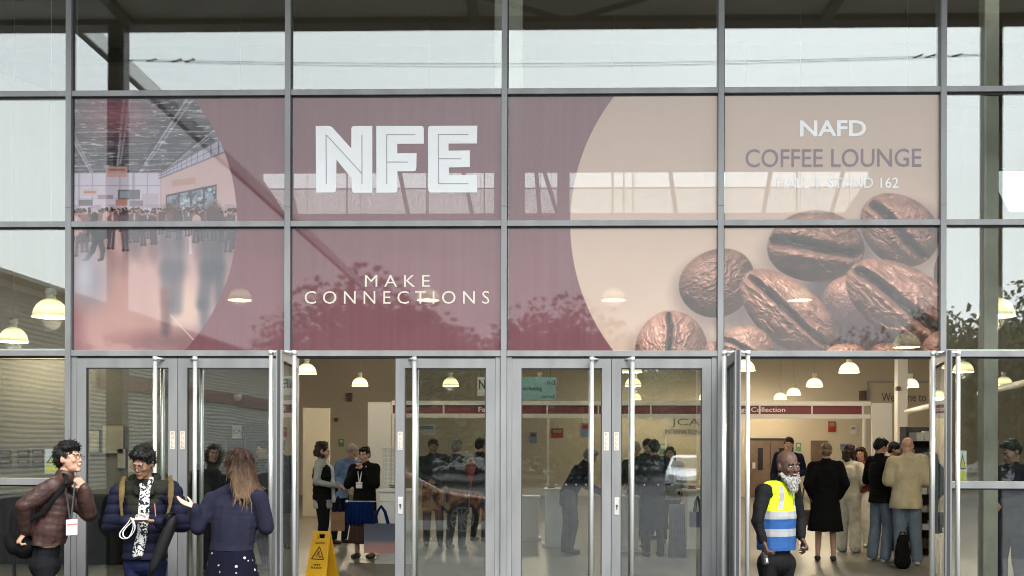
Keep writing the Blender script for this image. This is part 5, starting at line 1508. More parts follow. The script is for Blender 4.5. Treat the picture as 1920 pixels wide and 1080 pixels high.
me = fuse([P_cap(o_(272, 918, -.140), .046, o_(269, 965, -.172), .050, flat=(Vector((0, 1, 0)), .5)), P_cap(o_(269, 965, -.172), .050, o_(267, 1000, -.160), .048, flat=(Vector((0, 1, 0)), .5)), P_cap(o_(267, 1000, -.160), .048, o_(258, 1038, -.155), .050, flat=(Vector((0, 1, 0)), .5)), P_cap(o_(262, 900, -.06), .022, o_(270, 922, -.13), .02), P_cap(o_(284, 898, -.06), .022, o_(276, 922, -.13), .02)], .007, 'shirt', 2)
me.materials.append(shirt_mat()); link(bpy.data.objects.new('shirt', me), r)
# olive hood lying round the neck
me = fuse([P_cap(o_(250, 900, .0), .040, o_(258, 925, -.10), .026), P_cap(o_(292, 898, .0), .042, o_(284, 925, -.10), .026), P_cap(o_(250, 898, .03), .045, o_(292, 896, .03), .048)], .009, 'hood', 2, wrinkle(.01, 12))
me.materials.append(cloth('hood_olive', (.010, .0105, .007))); link(bpy.data.objects.new('hood', me), r)
me = fuse([P_cap(o_(290, 945, -.150), .0055, o_(292, 970, -.165), .0055)], .004, 'zip', 1); me.materials.append(mat('zip_rust', (.25, .08, .04), .5)); link(bpy.data.objects.new('zip', me), r)
strap_m = cloth('strap_khaki', (.075, .052, .022))
e = empty('backpack', gz(W(275, 980, .16), W(275, 1010).z), 0, 'khaki backpack worn by the man in the quilted jacket', 'backpack')
bo = e.location
me = fuse([P_ell((0, .02, .22), (.15, .10, .24))], .014, 'bag_body', 2); me.materials.append(strap_m); link(bpy.data.objects.new('bag_body', me), e)
for s, pts in ((0, ((232, 896, .02), (229, 908, -.09), (228, 930, -.150), (227, 948, -.165), (229, 968, -.165))), (1, ((318, 896, .02), (321, 908, -.09), (320, 930, -.150), (319, 948, -.165), (313, 968, -.165)))):
    P_ = [W(*q_) - bo for q_ in pts]
    me = fuse([P_cap(P_[k], .029 if k < 3 else .018, P_[k + 1], .029 if k < 2 else .016, flat=(Vector((0, 1, 0)), .45)) for k in range(4)], .008, 'strap', 2); me.materials.append(strap_m); link(bpy.data.objects.new('strap', me), e)
# what he holds: a card, the white loop of its lanyard, and a furled black umbrella over the arm
c0 = W(266, 970, -.33); co = MB().box(-.055, .055, -.035, .035, -.003, .003).build('card', mat('card_grey', (.22, .22, .23), .3), None, c0, (R(35), 0, R(6)), bevel=.002); tag(co, 'small grey card in the hands of the man looking down', 'card')
b = MB()
for k, (dx, ry_, rz_) in enumerate(((0, .052, .085), (.014, .045, .078))):
    cc = W(240 + k * 5, 991, -.34)
    pts = [cc + Vector((ry_ * math.cos(a) * (.78 - .34 * math.sin(a)) + .03 * math.sin(a) + .006 * math.sin(3 * a + k), -.012 * math.sin(2 * a) - .012 * k, rz_ * math.sin(a))) - c0 for a in [2 * math.pi * i / 28 for i in range(29)]]
    for q0, q1 in zip(pts, pts[1:]): b.add(*P_cap(q0, .0105, q1, .0105, 6, (Vector((0, 1, 0)).cross(q1 - q0).normalized(), .3)))
lo_ = b.build('lanyard_loop', mat('ribbon_white', (.60, .60, .58), .6), None, c0, smooth=True); tag(lo_, 'looped white ribbon hanging from the hand holding the card', 'lanyard')
u0, u1 = W(328, 965, -.22), W(282, 1078, -.26)
um = MB(); d = (u1 - u0); pts = [Vector((0, 0, 0)) + d * t for t in (0, .08, .2, .55, .85, 1.0)]
um.tube([p for p in pts], .03, 14, rs=[.024, .045, .052, .050, .036, .018])
uo = um.build('umbrella', cloth('umbrella_black', (.005, .005, .0055), rough=.6, spec=.15), None, u0, smooth=True); tag(uo, 'furled black umbrella hanging from the arm of the quilted jacket', 'umbrella')
for k in range(7):
    a = k / 7 * 6.28
    MB().tube([p + (Vector((math.cos(a), .5 * math.sin(a), .35 * math.sin(a))) * rr) for p, rr in zip(pts[1:], (.047, .054, .051, .037, .020))], .004, 5).build('umbrella_fold', cloth('umbrella_fold', (.007, .007, .0075)), uo)
MB().tube([(0, 0, 0), (-.005, -.06, .02), (-.05, -.09, .0), (-.07, -.07, -.06)], .012, 8).build('wrist_strap', bagm, uo, smooth=True)
def ombre():
    m = mat('hair_ombre', (.022, .0125, .009), .75, 0, .5, 34, .3, 60, .08, stretch=(1, 1, .08))
    nt = m.node_tree; b = nt.nodes['Principled BSDF']; src = b.inputs['Base Color'].links[0].from_socket
    t = nt.nodes.new('ShaderNodeTexCoord'); sp = nt.nodes.new('ShaderNodeSeparateXYZ'); nt.links.new(t.outputs['Object'], sp.inputs[0])
    nz = nt.nodes.new('ShaderNodeTexNoise'); nz.inputs['Scale'].default_value = 45; mp = nt.nodes.new('ShaderNodeMapping'); mp.inputs['Scale'].default_value = (1, 1, .06)
    nt.links.new(t.outputs['Object'], mp.inputs[0]); nt.links.new(mp.outputs[0], nz.inputs['Vector'])
    ma = nt.nodes.new('ShaderNodeMath'); ma.operation = 'MULTIPLY_ADD'; ma.inputs[1].default_value = -.35; nt.links.new(nz.outputs[0], ma.inputs[0]); nt.links.new(sp.outputs[2], ma.inputs[2])
    rp = nt.nodes.new('ShaderNodeMapRange'); rp.inputs['From Min'].default_value = 1.38; rp.inputs['From Max'].default_value = 1.02; nt.links.new(ma.outputs[0], rp.inputs[0])
    mx = nt.nodes.new('ShaderNodeMix'); mx.data_type = 'RGBA'; mx.inputs[7].default_value = (.095, .060, .038, 1)
    nt.links.new(rp.outputs[0], mx.inputs[0]); nt.links.new(src, mx.inputs[6]); nt.links.new(mx.outputs[2], b.inputs['Base Color'])
    return m
# woman in navy seen from behind
Y0 = -1.2; W = Wf(Y0); base = gz(W(434, 1060), 0)
navy_k = cloth('knit_navy', (.0100, .0104, .0195), rough=.9, scale=14, bump=.4, bscale=260)
def dots_mat(name, col, dotc, sc, th):
    m = bpy.data.materials.new(name); m.use_nodes = True; nt = m.node_tree; b = nt.nodes['Principled BSDF']; b.inputs['Roughness'].default_value = .9; b.inputs['Specular IOR Level'].default_value = .08
    t = nt.nodes.new('ShaderNodeTexCoord'); vo = nt.nodes.new('ShaderNodeTexVoronoi'); vo.inputs['Scale'].default_value = sc; vo.inputs['Randomness'].default_value = .7
    nz = nt.nodes.new('ShaderNodeTexNoise'); nz.inputs['Scale'].default_value = 90
    nt.links.new(t.outputs['Object'], vo.inputs['Vector']); nt.links.new(t.outputs['Object'], nz.inputs['Vector'])
    ad = nt.nodes.new('ShaderNodeMath'); ad.operation = 'MULTIPLY_ADD'; ad.inputs[1].default_value = .22; nt.links.new(nz.outputs[0], ad.inputs[0]); nt.links.new(vo.outputs[0], ad.inputs[2])
    l_ = nt.nodes.new('ShaderNodeMath'); l_.operation = 'LESS_THAN'; l_.inputs[1].default_value = th; nt.links.new(ad.outputs[0], l_.inputs[0])
    mx = nt.nodes.new('ShaderNodeMix'); mx.data_type = 'RGBA'; mx.inputs[6].default_value = (*col, 1); mx.inputs[7].default_value = (*dotc, 1)
    nt.links.new(l_.outputs[0], mx.inputs[0]); nt.links.new(mx.outputs[2], b.inputs['Base Color'])
    return m
J = dict(pel=W(434, 1046), che=W(441, 950), nek=W(446, 908), hed=W(446, 872, -.0), sA=W(398, 938, .03), eA=W(372, 988, -.02), wA=W(366, 953, -.08), sB=W(486, 935, -.04), eB=W(499, 988, .0), wB=W(480, 960, .22),
         hA=W(418, 1052), hB=W(452, 1052), kA=gz(W(420, 1060), .50), kB=gz(W(452, 1060), .5), aA=gz(W(420, 1060), .085), aB=gz(W(452, 1060), .085), fA=Vector((-.5, .85, 0)), fB=Vector((-.4, .9, 0)))
# joints are given left to right in the picture although her back is turned: swap sides so that the chest faces the glass
Jw = dict(J); 
for a_ in 'sewhka': Jw[a_ + 'A'], Jw[a_ + 'B'] = J[a_ + 'B'], J[a_ + 'A']
J = Jw
hair_ob = ombre()
r, off, ax = person('woman with long brown hair, navy cardigan and dotted skirt seen from behind', base, J, (232, 2, 0), skin_l, ('long', hair_ob), (navy_k, .020, W(434, 1030).z, wrinkle(.016, 8, 6)), None, (dots_mat('skirt_dots', (.0024, .0028, .0075), (.30, .29, .27), 15.0, .27), W(434, 1024).z, .34, .170, .268, 9, .05), shoe_blk, hs=1.06, vox=VF, male=False, build=1.12,
    face=dict(brow=hair_brn), hands={'B': (Vector((-.88, -.25, .38)), Vector((.35, -.2, .85)), .25), 'A': (Vector((-.2, .9, .4)), Vector((-.9, 0, 0)), .5)})

# marshal in the high-visibility vest
Y0 = -.55; W = Wf(Y0); base = gz(W(1455, 1060), 0)
blk = cloth('uniform_black', (.0042, .0042, .0046), rough=.75)
J = dict(pel=W(1455, 1046), che=W(1455, 942), nek=W(1466, 908, -.02), hed=W(1478, 874, -.07), sA=W(1431, 921, -.17), eA=W(1420, 978, -.24), wA=W(1430, 1012, -.26), sB=W(1487, 918, .12), eB=W(1500, 975, .14), wB=W(1502, 1006, .02),
         hA=W(1440, 1056, -.05), hB=W(1472, 1056, .05), kA=gz(W(1440, 1060, -.06), .50), kB=gz(W(1472, 1060, .05), .50), aA=gz(W(1438, 1060, -.03), .085), aB=gz(W(1474, 1060, .08), .085), fA=Vector((.35, -.93, 0)), fB=Vector((.6, -.8, 0)))
r, off, ax = person('bearded marshal in yellow and blue high visibility vest at the right doorway', base, J, (20, 4, -3), skin_d, ('bald', hair_gry), (blk, .018, W(1455, 1030).z, wrinkle(.026, 12, 2)), (blk, .014), hs=1.15, vox=VF,
    face=dict(brow=hair_blk), beard=mat('beard_white', (.27, .258, .24), .8, 0, .25, 40, .5, 90), hands={'A': (Vector((.25, -.2, -.9)), Vector((.9, .1, 0)), 1.0), 'B': (Vector((.35, -.35, -.8)), Vector((-.8, 0, -.2)), 1.1)})
def vest_mat():
    m = bpy.data.materials.new('vest_high_visibility'); m.use_nodes = True; nt = m.node_tree; b = nt.nodes['Principled BSDF']; b.inputs['Roughness'].default_value = .7; b.inputs['Specular IOR Level'].default_value = .15
    t = nt.nodes.new('ShaderNodeTexCoord'); sp = nt.nodes.new('ShaderNodeSeparateXYZ'); nt.links.new(t.outputs['Object'], sp.inputs[0])
    rp = nt.nodes.new('ShaderNodeMapRange'); rp.inputs['From Min'].default_value = .6; rp.inputs['From Max'].default_value = 1.6; nt.links.new(sp.outputs[2], rp.inputs[0])
    cr_ = nt.nodes.new('ShaderNodeValToRGB'); el = cr_.color_ramp; el.interpolation = 'CONSTANT'
    stops = [(.0, (.012, .047, .145)), (W(1455, 1004).z, (.185, .19, .195)), (W(1455, 990).z, (.012, .047, .145)), (W(1455, 972).z, (.185, .19, .195)), (W(1455, 957).z, (.40, .50, .012))]
    el.elements[0].position = 0; el.elements[0].color = (*stops[0][1], 1)
    el.elements[1].position = stops[1][0] - .6; el.elements[1].color = (*stops[1][1], 1)
    for z, c in stops[2:]:
        e_ = el.elements.new(z - .6); e_.color = (*c, 1)
    nt.links.new(rp.outputs[0], cr_.inputs[0]); nt.links.new(cr_.outputs[0], b.inputs['Base Color'])
    return m
jj = {k: (v - off) for k, v in J.items() if k not in ('fA', 'fB')}; lat, dep, up = ax; TM = Matrix((lat, dep, up)).transposed()
L = []
for k in range(17):
    f = -.28 + k * .092
    a = np.interp(f, (-.3, 0, .25, .5, .75, 1), (.172, .162, .150, .152, .158, .150)); d = np.interp(f, (-.3, 0, .25, .5, .75, 1), (.126, .12, .112, .116, .120, .10))
    L.append(P_ell(jj['pel'].lerp(jj['che'], f), (a + .044, d + .044, .11 if k < 13 else .08), TM))
L += [P_cap(jj['sA'].lerp(jj['nek'], .36), .074, jj['nek'] - up * .04, .076), P_cap(jj['sB'].lerp(jj['nek'], .36), .074, jj['nek'] - up * .04, .076)]
me = fuse(L, .008, 'vest', 3, wrinkle(.022, 9, 9))
bm = bmesh.new(); bm.from_mesh(me)
bmesh.ops.bisect_plane(bm, geom=bm.verts[:] + bm.edges[:] + bm.faces[:], plane_co=(0, 0, W(1455, 1030).z), plane_no=(0, 0, -1), clear_outer=True)
bm.to_mesh(me); bm.free(); me.materials.append(vest_mat())
vo = link(bpy.data.objects.new('vest', me), r)
band = mat('reflective_band', (.18, .185, .19), .45)
# shoulder bands and the dark open collar follow the vest surface
from mathutils.bvhtree import BVHTree
bmv = bmesh.new(); bmv.from_mesh(me); bvh = BVHTree.FromBMesh(bmv)
def on_vest(px, py, lift=.002):
    p = W(px, py, -.6) - off; dirv = (p - (CAM - off)).normalized()
    hit = bvh.ray_cast(CAM - off, dirv)
    return hit[0] + hit[1] * lift if hit[0] else None
def strip(name, pts, w, m, lift=.003):
    q_ = []
    for (px, py) in pts:
        a, b_ = on_vest(px - w / 2, py, lift), on_vest(px + w / 2, py, lift)
        if a is None or b_ is None: continue
        q_.append((a, b_))
    s = MB()
    for k in range(len(q_) - 1): s.quad(q_[k][0], q_[k][1], q_[k + 1][1], q_[k + 1][0])
    if s.v: s.build(name, m, r)
strip('reflective_band', [(1450, 884), (1456, 890), (1461, 900), (1464, 912), (1466, 925), (1465, 940), (1463, 956)], 9, band)
strip('collar_opening', [(1470, 893), (1473, 900), (1478, 908), (1482, 914)], 7, blk)
strip('vest_zip', [(1484, 915), (1486, 925), (1488, 940), (1489, 956)], 1.6, mat('zip_grey', (.25, .26, .2), .5), .004)
bmv.free()
rp_ = W(1432, 1036, -.2)
ra = MB().box(-.022, .022, -.02, .02, -.10, 0).tube([(0, 0, 0), (.005, 0, .05)], .008, 8).build('radio', ink, None, rp_, (0, R(-12), R(20)), bevel=.004); tag(ra, 'small black radio with white label in the hand of the marshal', 'radio')
MB().box(-.004, .014, -.0215, -.0205, -.085, -.05).build('radio_label', white_m, ra)
# ------------------------------------------------------------------ visitors inside the hall
def spot(px, Y): return gz(at(px, 900, Y), 0)
GP = 'visitors inside the hall'
def visitor(label, px, Y, h, face, hair, top, bottom=None, skirt=None, arms=('down', 'down'), lean=0, head=None, skin=skin_l, shoes=shoe_blk, male=True, fb=None, hpitch=8, sleeves=True, hs=None, **k):
    base = spot(px, Y); J = std_pose(base, h, face, arms, lean)
    hd = head if head is not None else (face, hpitch + lean * .8, 0)
    return (*person(label, base, J, hd, skin, hair, top, bottom, skirt, shoes, hs=(h / 1.75 if hs is None else hs), vox=.012, male=male, face=fb, group=GP, sleeves=sleeves, **k), J)
black = cloth('cloth_black', (.007, .007, .0075)); navy = cloth('cloth_navy', (.009, .011, .026)); cream = cloth('cloth_cream', (.66, .61, .50)); jeans = cloth('denim', (.13, .165, .21), scale=5)
greyk = cloth('knit_grey', (.30, .30, .29)); blue_s = cloth('shirt_blue', (.15, .22, .36)); charc = cloth('cloth_charcoal', (.02, .0205, .023)); rust = cloth('cloth_rust', (.22, .06, .03)); grey_t = cloth('trousers_grey', (.07, .072, .078))
ivory = cloth('trousers_ivory', (.72, .68, .58)); sand = cloth('jacket_sand', (.42, .37, .26), scale=6); whitec = cloth('cloth_white', (.55, .54, .52))
# left doorway
r, off, ax, J = visitor('woman with curly brown hair, black gilet and grey sleeves in profile by the open door', 604, 6.0, 1.70, 86, ('curly', hair_brn), (greyk, .018, .72, wrinkle(.024, 8)), (black, .014), arms=('hold', 'hold'), male=False, fb={}, hpitch=14)
j = {k: v - off for k, v in J.items() if k not in ('fA', 'fB')}; TM = Matrix((ax[0], ax[1], ax[2])).transposed()
me = fuse([P_ell(j['pel'].lerp(j['che'], f), (a + .034, d + .034, .12), TM) for f, a, d in ((-.1, .16, .118), (.15, .155, .114), (.4, .153, .114), (.7, .165, .12), (.9, .15, .11))], .012, 'gilet', 2); me.materials.append(black); link(bpy.data.objects.new('gilet', me), r)
me = fuse([P_cap(j['nek'] + ax[0] * .05, .03, j['che'] - ax[1] * .15, .03), P_cap(j['che'] - ax[1] * .15, .03, j['pel'] - ax[1] * .17 + Vector((0, 0, -.1)), .035)], .012, 'scarf', 2); me.materials.append(whitec); link(bpy.data.objects.new('scarf', me), r)
visitor('balding man in blue shirt bending forward behind the two women', 636, 8.0, 1.74, 60, ('crop', hair_gry), (blue_s, .02, .78, wrinkle(.024, 8)), (navy, .014), arms=('hold', 'hold'), lean=24, fb={}, head=(40, 34, 0))
r, off, ax, J = visitor('dark haired woman in black jacket and pleated brown skirt facing the open door', 684, 5.7, 1.64, -18, ('bun', hair_blk), (black, .026, .70, wrinkle(.024, 8)), None, (cloth('skirt_brown', (.055, .035, .028), scale=3, stretch=(9, 9, .3)), .80, .23, .16, .25, 30, .045), arms=('chin', 'chin'), male=False, fb={}, hpitch=10)
lanyard(r, off, J, 1.04, ax[1], mat('ribbon_white', (.60, .60, .58), .6), front=.165, wb=.10, hb=.09)
# behind the shut leaf beside it
visitor('man in dark coat with red scarf standing behind the shut leaf by the left doorway', 812, 7.6, 1.78, 10, ('short', hair_brn), (charc, .03, .60, wrinkle(.024, 8)), (grey_t, .014), arms=('hold', 'down'), fb={}, skin=skin_m)
visitor('person in grey woollen hat and dark coat with their back turned behind the shut door', 856, 7.2, 1.76, 160, ('short', hair_gry), (black, .034, .58, wrinkle(.024, 8)), (grey_t, .02), arms=('hold', 'hold'), cap_m=(cloth('hat_grey', (.12, .12, .125)), True))
visitor('dark haired man in black coat half hidden at the door stile', 900, 8.6, 1.80, 150, ('short', hair_blk), (black, .03, .6, wrinkle(.024, 8)), (charc, .014))
# middle doors
visitor('person in dark gilet bending over a counter behind the middle doors', 1066, 6.6, 1.72, 92, ('short', hair_gry), (navy, .028, .74, wrinkle(.024, 8)), (grey_t, .03), arms=('reach', 'reach'), lean=30, skin=skin_l, fb={})
visitor('person in long navy double breasted coat behind the right middle door', 1226, 6.2, 1.76, 195, ('short', hair_blk), (navy, .034, .70, wrinkle(.024, 8)), (charc, .014), (navy, .86, .42, .19, .235, 7, .03), arms=('hold', 'hold'))
visitor('man in beige flat cap looking down behind the right middle door', 1197, 7.4, 1.74, -40, ('short', hair_gry), (charc, .026, .72, wrinkle(.024, 8)), (black, .014), arms=('hold', 'hold'), lean=8, fb={}, cap_m=(cloth('hat_beige', (.36, .32, .26)), False), hpitch=24)
visitor('smiling woman with brown hair facing out behind the right middle door', 1256, 8.4, 1.66, -8, ('bob', hair_brn), (greyk, .018, .75, wrinkle(.024, 8)), (charc, .014), male=False, fb=dict(smile=True), hpitch=0)
visitor('dark haired man standing behind the person in the long navy coat', 1214, 9.2, 1.80, 20, ('short', hair_blk), (charc, .024, .72, wrinkle(.024, 8)), (black, .014), fb={}, skin=skin_m)
# right doorway
r, off, ax, J = visitor('man in dark suit standing behind the marshal', 1479, 9.4, 1.84, -14, ('short', hair_brn), (navy, .026, .72, wrinkle(.020, 8)), (navy, .014), arms=('down', 'hold'), fb={}, hpitch=2)
r, off, ax, J = visitor('blonde woman in long black dress and trainers with her back turned', 1549, 5.7, 1.71, 172, ('bun', hair_bln), (black, .030, .80, wrinkle(.020, 8)), None, (black, .98, .44, .175, .255, 8, .035), male=False, shoes=cloth('trainer_black', (.05, .045, .04)), arms=('pocket', 'pocket'))
visitor('brown haired woman in cream jumper and cream trousers seen from behind', 1592, 7.0, 1.70, 140, ('bob', hair_brn), (cream, .022, .84, wrinkle(.024, 8)), (ivory, .02, .03), male=False, shoes=shoe_wht, arms=('hold', 'hold'))
visitor('dark haired woman in rust top and white trousers facing the queue', 1614, 8.0, 1.66, -35, ('bob', hair_brn), (rust, .02, .86, wrinkle(.024, 8)), (ivory, .016, .02), male=False, fb={}, arms=('hold', 'hold'), shoes=shoe_wht)
visitor('man in black quilted jacket and jeans looking down in profile', 1650, 5.6, 1.79, 112, ('short', hair_blk), (black, .036, .86, quilt(.05, .006)), (jeans, .012, .03), arms=('hold', 'hold'), shoes=shoe_wht, fb={}, hpitch=22, skin=skin_m)
visitor('man half hidden behind the black quilted jacket', 1676, 7.4, 1.74, 60, ('short', hair_blk), (charc, .024, .8, wrinkle(.020, 8)), (charc, .014), fb={}, hpitch=16, skin=skin_m)
visitor('bald man in sand coloured jacket and jeans with his back turned', 1702, 5.2, 1.80, 165, ('bald', hair_gry), (sand, .046, .80, wrinkle(.022, 7)), (jeans, .022, .015), arms=('hold', 'hold'), shoes=shoe_wht, hpitch=24, build=1.06, head=(150, 22, 0))
hb = spot(1512, 5.75)
e = empty('handbag', (hb.x, hb.y, .52), R(10), 'brown shoulder bag hanging beside the blonde woman in black', 'bag')
brl = cloth('bag_brown', (.055, .032, .022), rough=.5, spec=.3)
MB().box(-.09, .09, -.05, .05, 0, .22).build('bag_body', brl, e, bevel=.02)
for s_ in (-1, 1): MB().tube([(s_ * .08, 0, .21), (s_ * .05, -.01, .50), (.04 + s_ * .02, 0, .72)], .010, 6).build('strap', brl, e)
# right side light
visitor('man in navy suit looking down behind the right side light', 1897, 1.2, 1.74, -62, ('short', hair_blk), (navy, .028, .74, wrinkle(.024, 8)), (navy, .016), arms=('hold', 'hold'), fb={}, hpitch=26, skin=skin_m, head=(-70, 26, 0))
# left doors
visitor('dark haired person standing inside behind the woman in navy', 399, 3.6, 1.68, 30, ('bob', hair_brn), (charc, .026, .8, wrinkle(.024, 8)), (black, .014), male=False, fb={})
visitor('person in black jacket half hidden by the edge of the open left leaf', 497, 4.2, 1.72, -60, ('short', hair_blk), (black, .03, .8, wrinkle(.024, 8)), (black, .014), fb={}, skin=skin_m)

# ------------------------------------------------------------------ furniture and goods in the hall
# the painted car beside the photographer and a black one before it
def flame_mat():
    m = bpy.data.materials.new('paint_flames'); m.use_nodes = True; nt = m.node_tree; b = nt.nodes['Principled BSDF']; b.inputs['Roughness'].default_value = .25; b.inputs['Coat Weight'].default_value = .6
    t = nt.nodes.new('ShaderNodeTexCoord'); nz = nt.nodes.new('ShaderNodeTexNoise'); nz.inputs['Scale'].default_value = 3.2; nz.inputs['Detail'].default_value = 5; nz.inputs['Distortion'].default_value = 1.5
    nt.links.new(t.outputs['Object'], nz.inputs['Vector'])
    cr_ = nt.nodes.new('ShaderNodeValToRGB'); e = cr_.color_ramp
    e.elements[0].position = .30; e.elements[0].color = (.008, .012, .03, 1); e.elements[1].position = .72; e.elements[1].color = (.20, .30, .45, 1)
    for p_, c in ((.42, (.02, .05, .10)), (.48, (.34, .10, .05)), (.55, (.62, .28, .13)), (.64, (.55, .50, .22))):
        q_ = e.elements.new(p_); q_.color = (*c, 1)
    nt.links.new(nz.outputs[0], cr_.inputs[0]); nt.links.new(cr_.outputs[0], b.inputs['Base Color'])
    return m
p = mir(866, 990, 11.6)
make_car('parked_car', (p.x - 1.50, -12.2, -.14), R(90), flame_mat(), 'car painted with colourful flames mirrored in the shut door beside the left doorway', L=4.7, Wd=1.85, H=1.42, wheel=.35)
# white counters
def counter(px0, px1, py_top, Y, label, dpt=.5, m=white_m):
    a = at(px0, py_top, Y); b_ = at(px1, py_top, Y)
    w = b_.x - a.x
    e = empty('counter', ((a.x + b_.x) / 2, Y, 0), 0, label, 'counter')
    MB().box(-w / 2 + .02, w / 2 - .02, 0, dpt, .05, a.z - .035).build('counter_body', m, e, bevel=.008)
    MB().box(-w / 2, w / 2, -.02, dpt + .02, a.z - .034, a.z).build('counter_top', m, e, bevel=.006)
    MB().box(-w / 2 - .03, w / 2 + .03, -.03, dpt, 0, .049).build('plinth', m, e)
    return e
counter(708, 772, 918, 5.0, 'white counter beside the blue bags in the left doorway')
counter(1020, 1058, 916, 7.6, 'narrow white counter behind the left middle door')
counter(975, 1012, 930, 8.8, 'white cabinet at the edge of the left middle door', m=greyk if False else white_m)
counter(1166, 1200, 930, 6.9, 'white counter left of the long navy coat')
counter(1286, 1330, 918, 7.4, 'white counter with hanging bags behind the right middle door')
# lanyard rack on the first counter
a = at(718, 916, 5.15)
e = empty('lanyard_rack', (a.x, 5.2, at(718, 918, 5.0).z), 0, 'white rack of hanging cards standing on the counter by the left doorway', 'rack')
MB().box(-.02, .26, -.02, .02, 0, .012).build('rack_foot', white_m, e)
MB().tube([(0, 0, .01), (0, 0, .60)], .008, 8).tube([(.24, 0, .01), (.24, 0, .60)], .008, 8).tube([(-.03, 0, .585), (.30, 0, .60)], .008, 8).build('rack_rail', steel, e)
cm = MB().box(-.022, .022, -.003, .003, -.055, 0).mesh('card'); cm.materials.append(mat('card_pale', (.5, .5, .48), .5, 0, .3, 40))
for ix in range(4):
    for iz in range(8):
        link(bpy.data.objects.new('card', cm), e, (.03 + ix * .055, -.012, .575 - iz * .066))
# rail with folded blue cloth bags
blue_c = cloth('bag_royal_blue', (.0035, .014, .075), rough=.9)
a = at(652, 940, 4.6); b_ = at(742, 938, 4.6)
e = empty('display_rail', (a.x, 4.6, 0), 0, 'steel rail holding blue cloth in the left doorway', 'rail')
MB().tube([(0, 0, a.z), (b_.x - a.x, 0, a.z)], .008, 8).tube([(b_.x - a.x, 0, a.z), (b_.x - a.x, .4, a.z)], .008, 8).build('rail', steel, e)
MB().add(*P_ell((-.01, 0, a.z), (.022, .022, .022))).build('rail_knob', steel, e, smooth=True)
def drape(name, px0, px1, py0, py1, Y, m, label, taper=.0, fold=9, fringe=False):
    A, B_ = at(px0, py0, Y), at(px1, py1, Y)
    w = B_.x - A.x; h = A.z - B_.z; b = MB(); n = 40; K = 8; vs = []; fs = []
    for s in (0, 1):
        for k in range(K + 1):
            t = k / K
            for i in range(n):
                u_ = i / (n - 1)
                y = .03 * math.sin(u_ * fold * 6.28) * (.3 + .7 * t) - .02 - .05 * t + s * .018
                x = (u_ - .5) * w * (1 + taper * t)
                zz_ = A.z - h * t * (1 if not fringe or k < K else (1 + .05 * ((i * 7) % 5)))
                vs.append((x, y, zz_ - A.z))
    for s in (0, 1):
        o = s * n * (K + 1)
        for k in range(K):
            for i in range(n - 1): fs.append((o + k * n + i, o + k * n + i + 1, o + (k + 1) * n + i + 1, o + (k + 1) * n + i))
    N = n * (K + 1)
    for k in range(K):
        fs.append((k * n, (k + 1) * n, N + (k + 1) * n, N + k * n)); fs.append((k * n + n - 1, (k + 1) * n + n - 1, N + (k + 1) * n + n - 1, N + k * n + n - 1))
    for i in range(n - 1):
        fs.append((i, i + 1, N + i + 1, N + i)); fs.append((K * n + i, K * n + i + 1, N + K * n + i + 1, N + K * n + i))
    o = b.add(vs, fs).build(name, m, None, ((A.x + B_.x) / 2, Y, A.z), smooth=True)
    return tag(o, label, 'cloth')
drape('blue_cloth', 652, 700, 941, 980, 4.6, blue_c, 'royal blue cloth hanging from the rail in the left doorway', .15, 7, True)
drape('grey_tassels', 1255, 1283, 945, 1040, 6.0, cloth('tassel_grey', (.16, .16, .20)), 'grey fringed cloth hanging behind the right middle door', .2, 9, True)
# paper gift bags
def gift_bag(px0, px1, py0, py1, Y, m, label, ribbon):
    A, B_ = at(px0, py1, Y), at(px1, py0, Y); w = B_.x - A.x; h = B_.z - A.z
    e = empty('gift_bag', ((A.x + B_.x) / 2, Y, A.z), 0, label, 'bag')
    MB().box(-w / 2, w / 2, -.07, .07, 0, h).build('bag_body', m, e)
    for s in (-1, 1):
        MB().tube([(-w * .22, .0 + s * .06, h), (-w * .12, s * .05, h + .16), (.0, s * .045, h + .24), (w * .12, s * .05, h + .16), (w * .22, s * .06, h)], .016, 6).build('bag_handle', ribbon, e)
    return e
def grad_mat():
    m = bpy.data.materials.new('bag_blush'); m.use_nodes = True; nt = m.node_tree; b = nt.nodes['Principled BSDF']; b.inputs['Roughness'].default_value = .4
    t = nt.nodes.new('ShaderNodeTexCoord'); sp = nt.nodes.new('ShaderNodeSeparateXYZ'); nt.links.new(t.outputs['Generated'], sp.inputs[0])
    cr_ = nt.nodes.new('ShaderNodeValToRGB'); e = cr_.color_ramp; e.interpolation = 'LINEAR'
    e.elements[0].position = .0; e.elements[0].color = (.42, .22, .20, 1); e.elements[1].position = .95; e.elements[1].color = (.06, .07, .10, 1)
    q_ = e.elements.new(.30); q_.color = (.34, .20, .19, 1); q_ = e.elements.new(.45); q_.color = (.10, .11, .15, 1)
    nt.links.new(sp.outputs[2], cr_.inputs[0]); nt.links.new(cr_.outputs[0], b.inputs['Base Color'])
    return m
gift_bag(684, 745, 982, 1036, 4.5, grad_mat(), 'pink and slate gift bag with blue ribbon handles in the left doorway', blue_c)
gift_bag(622, 645, 960, 995, 6.9, cloth('bag_tan', (.28, .17, .11)), 'small tan carrier bag held behind the woman in the gilet', navy)
gift_bag(1294, 1322, 960, 988, 6.6, cloth('bag_violet', (.10, .10, .20)), 'violet gift bag hanging by the white counter', navy)
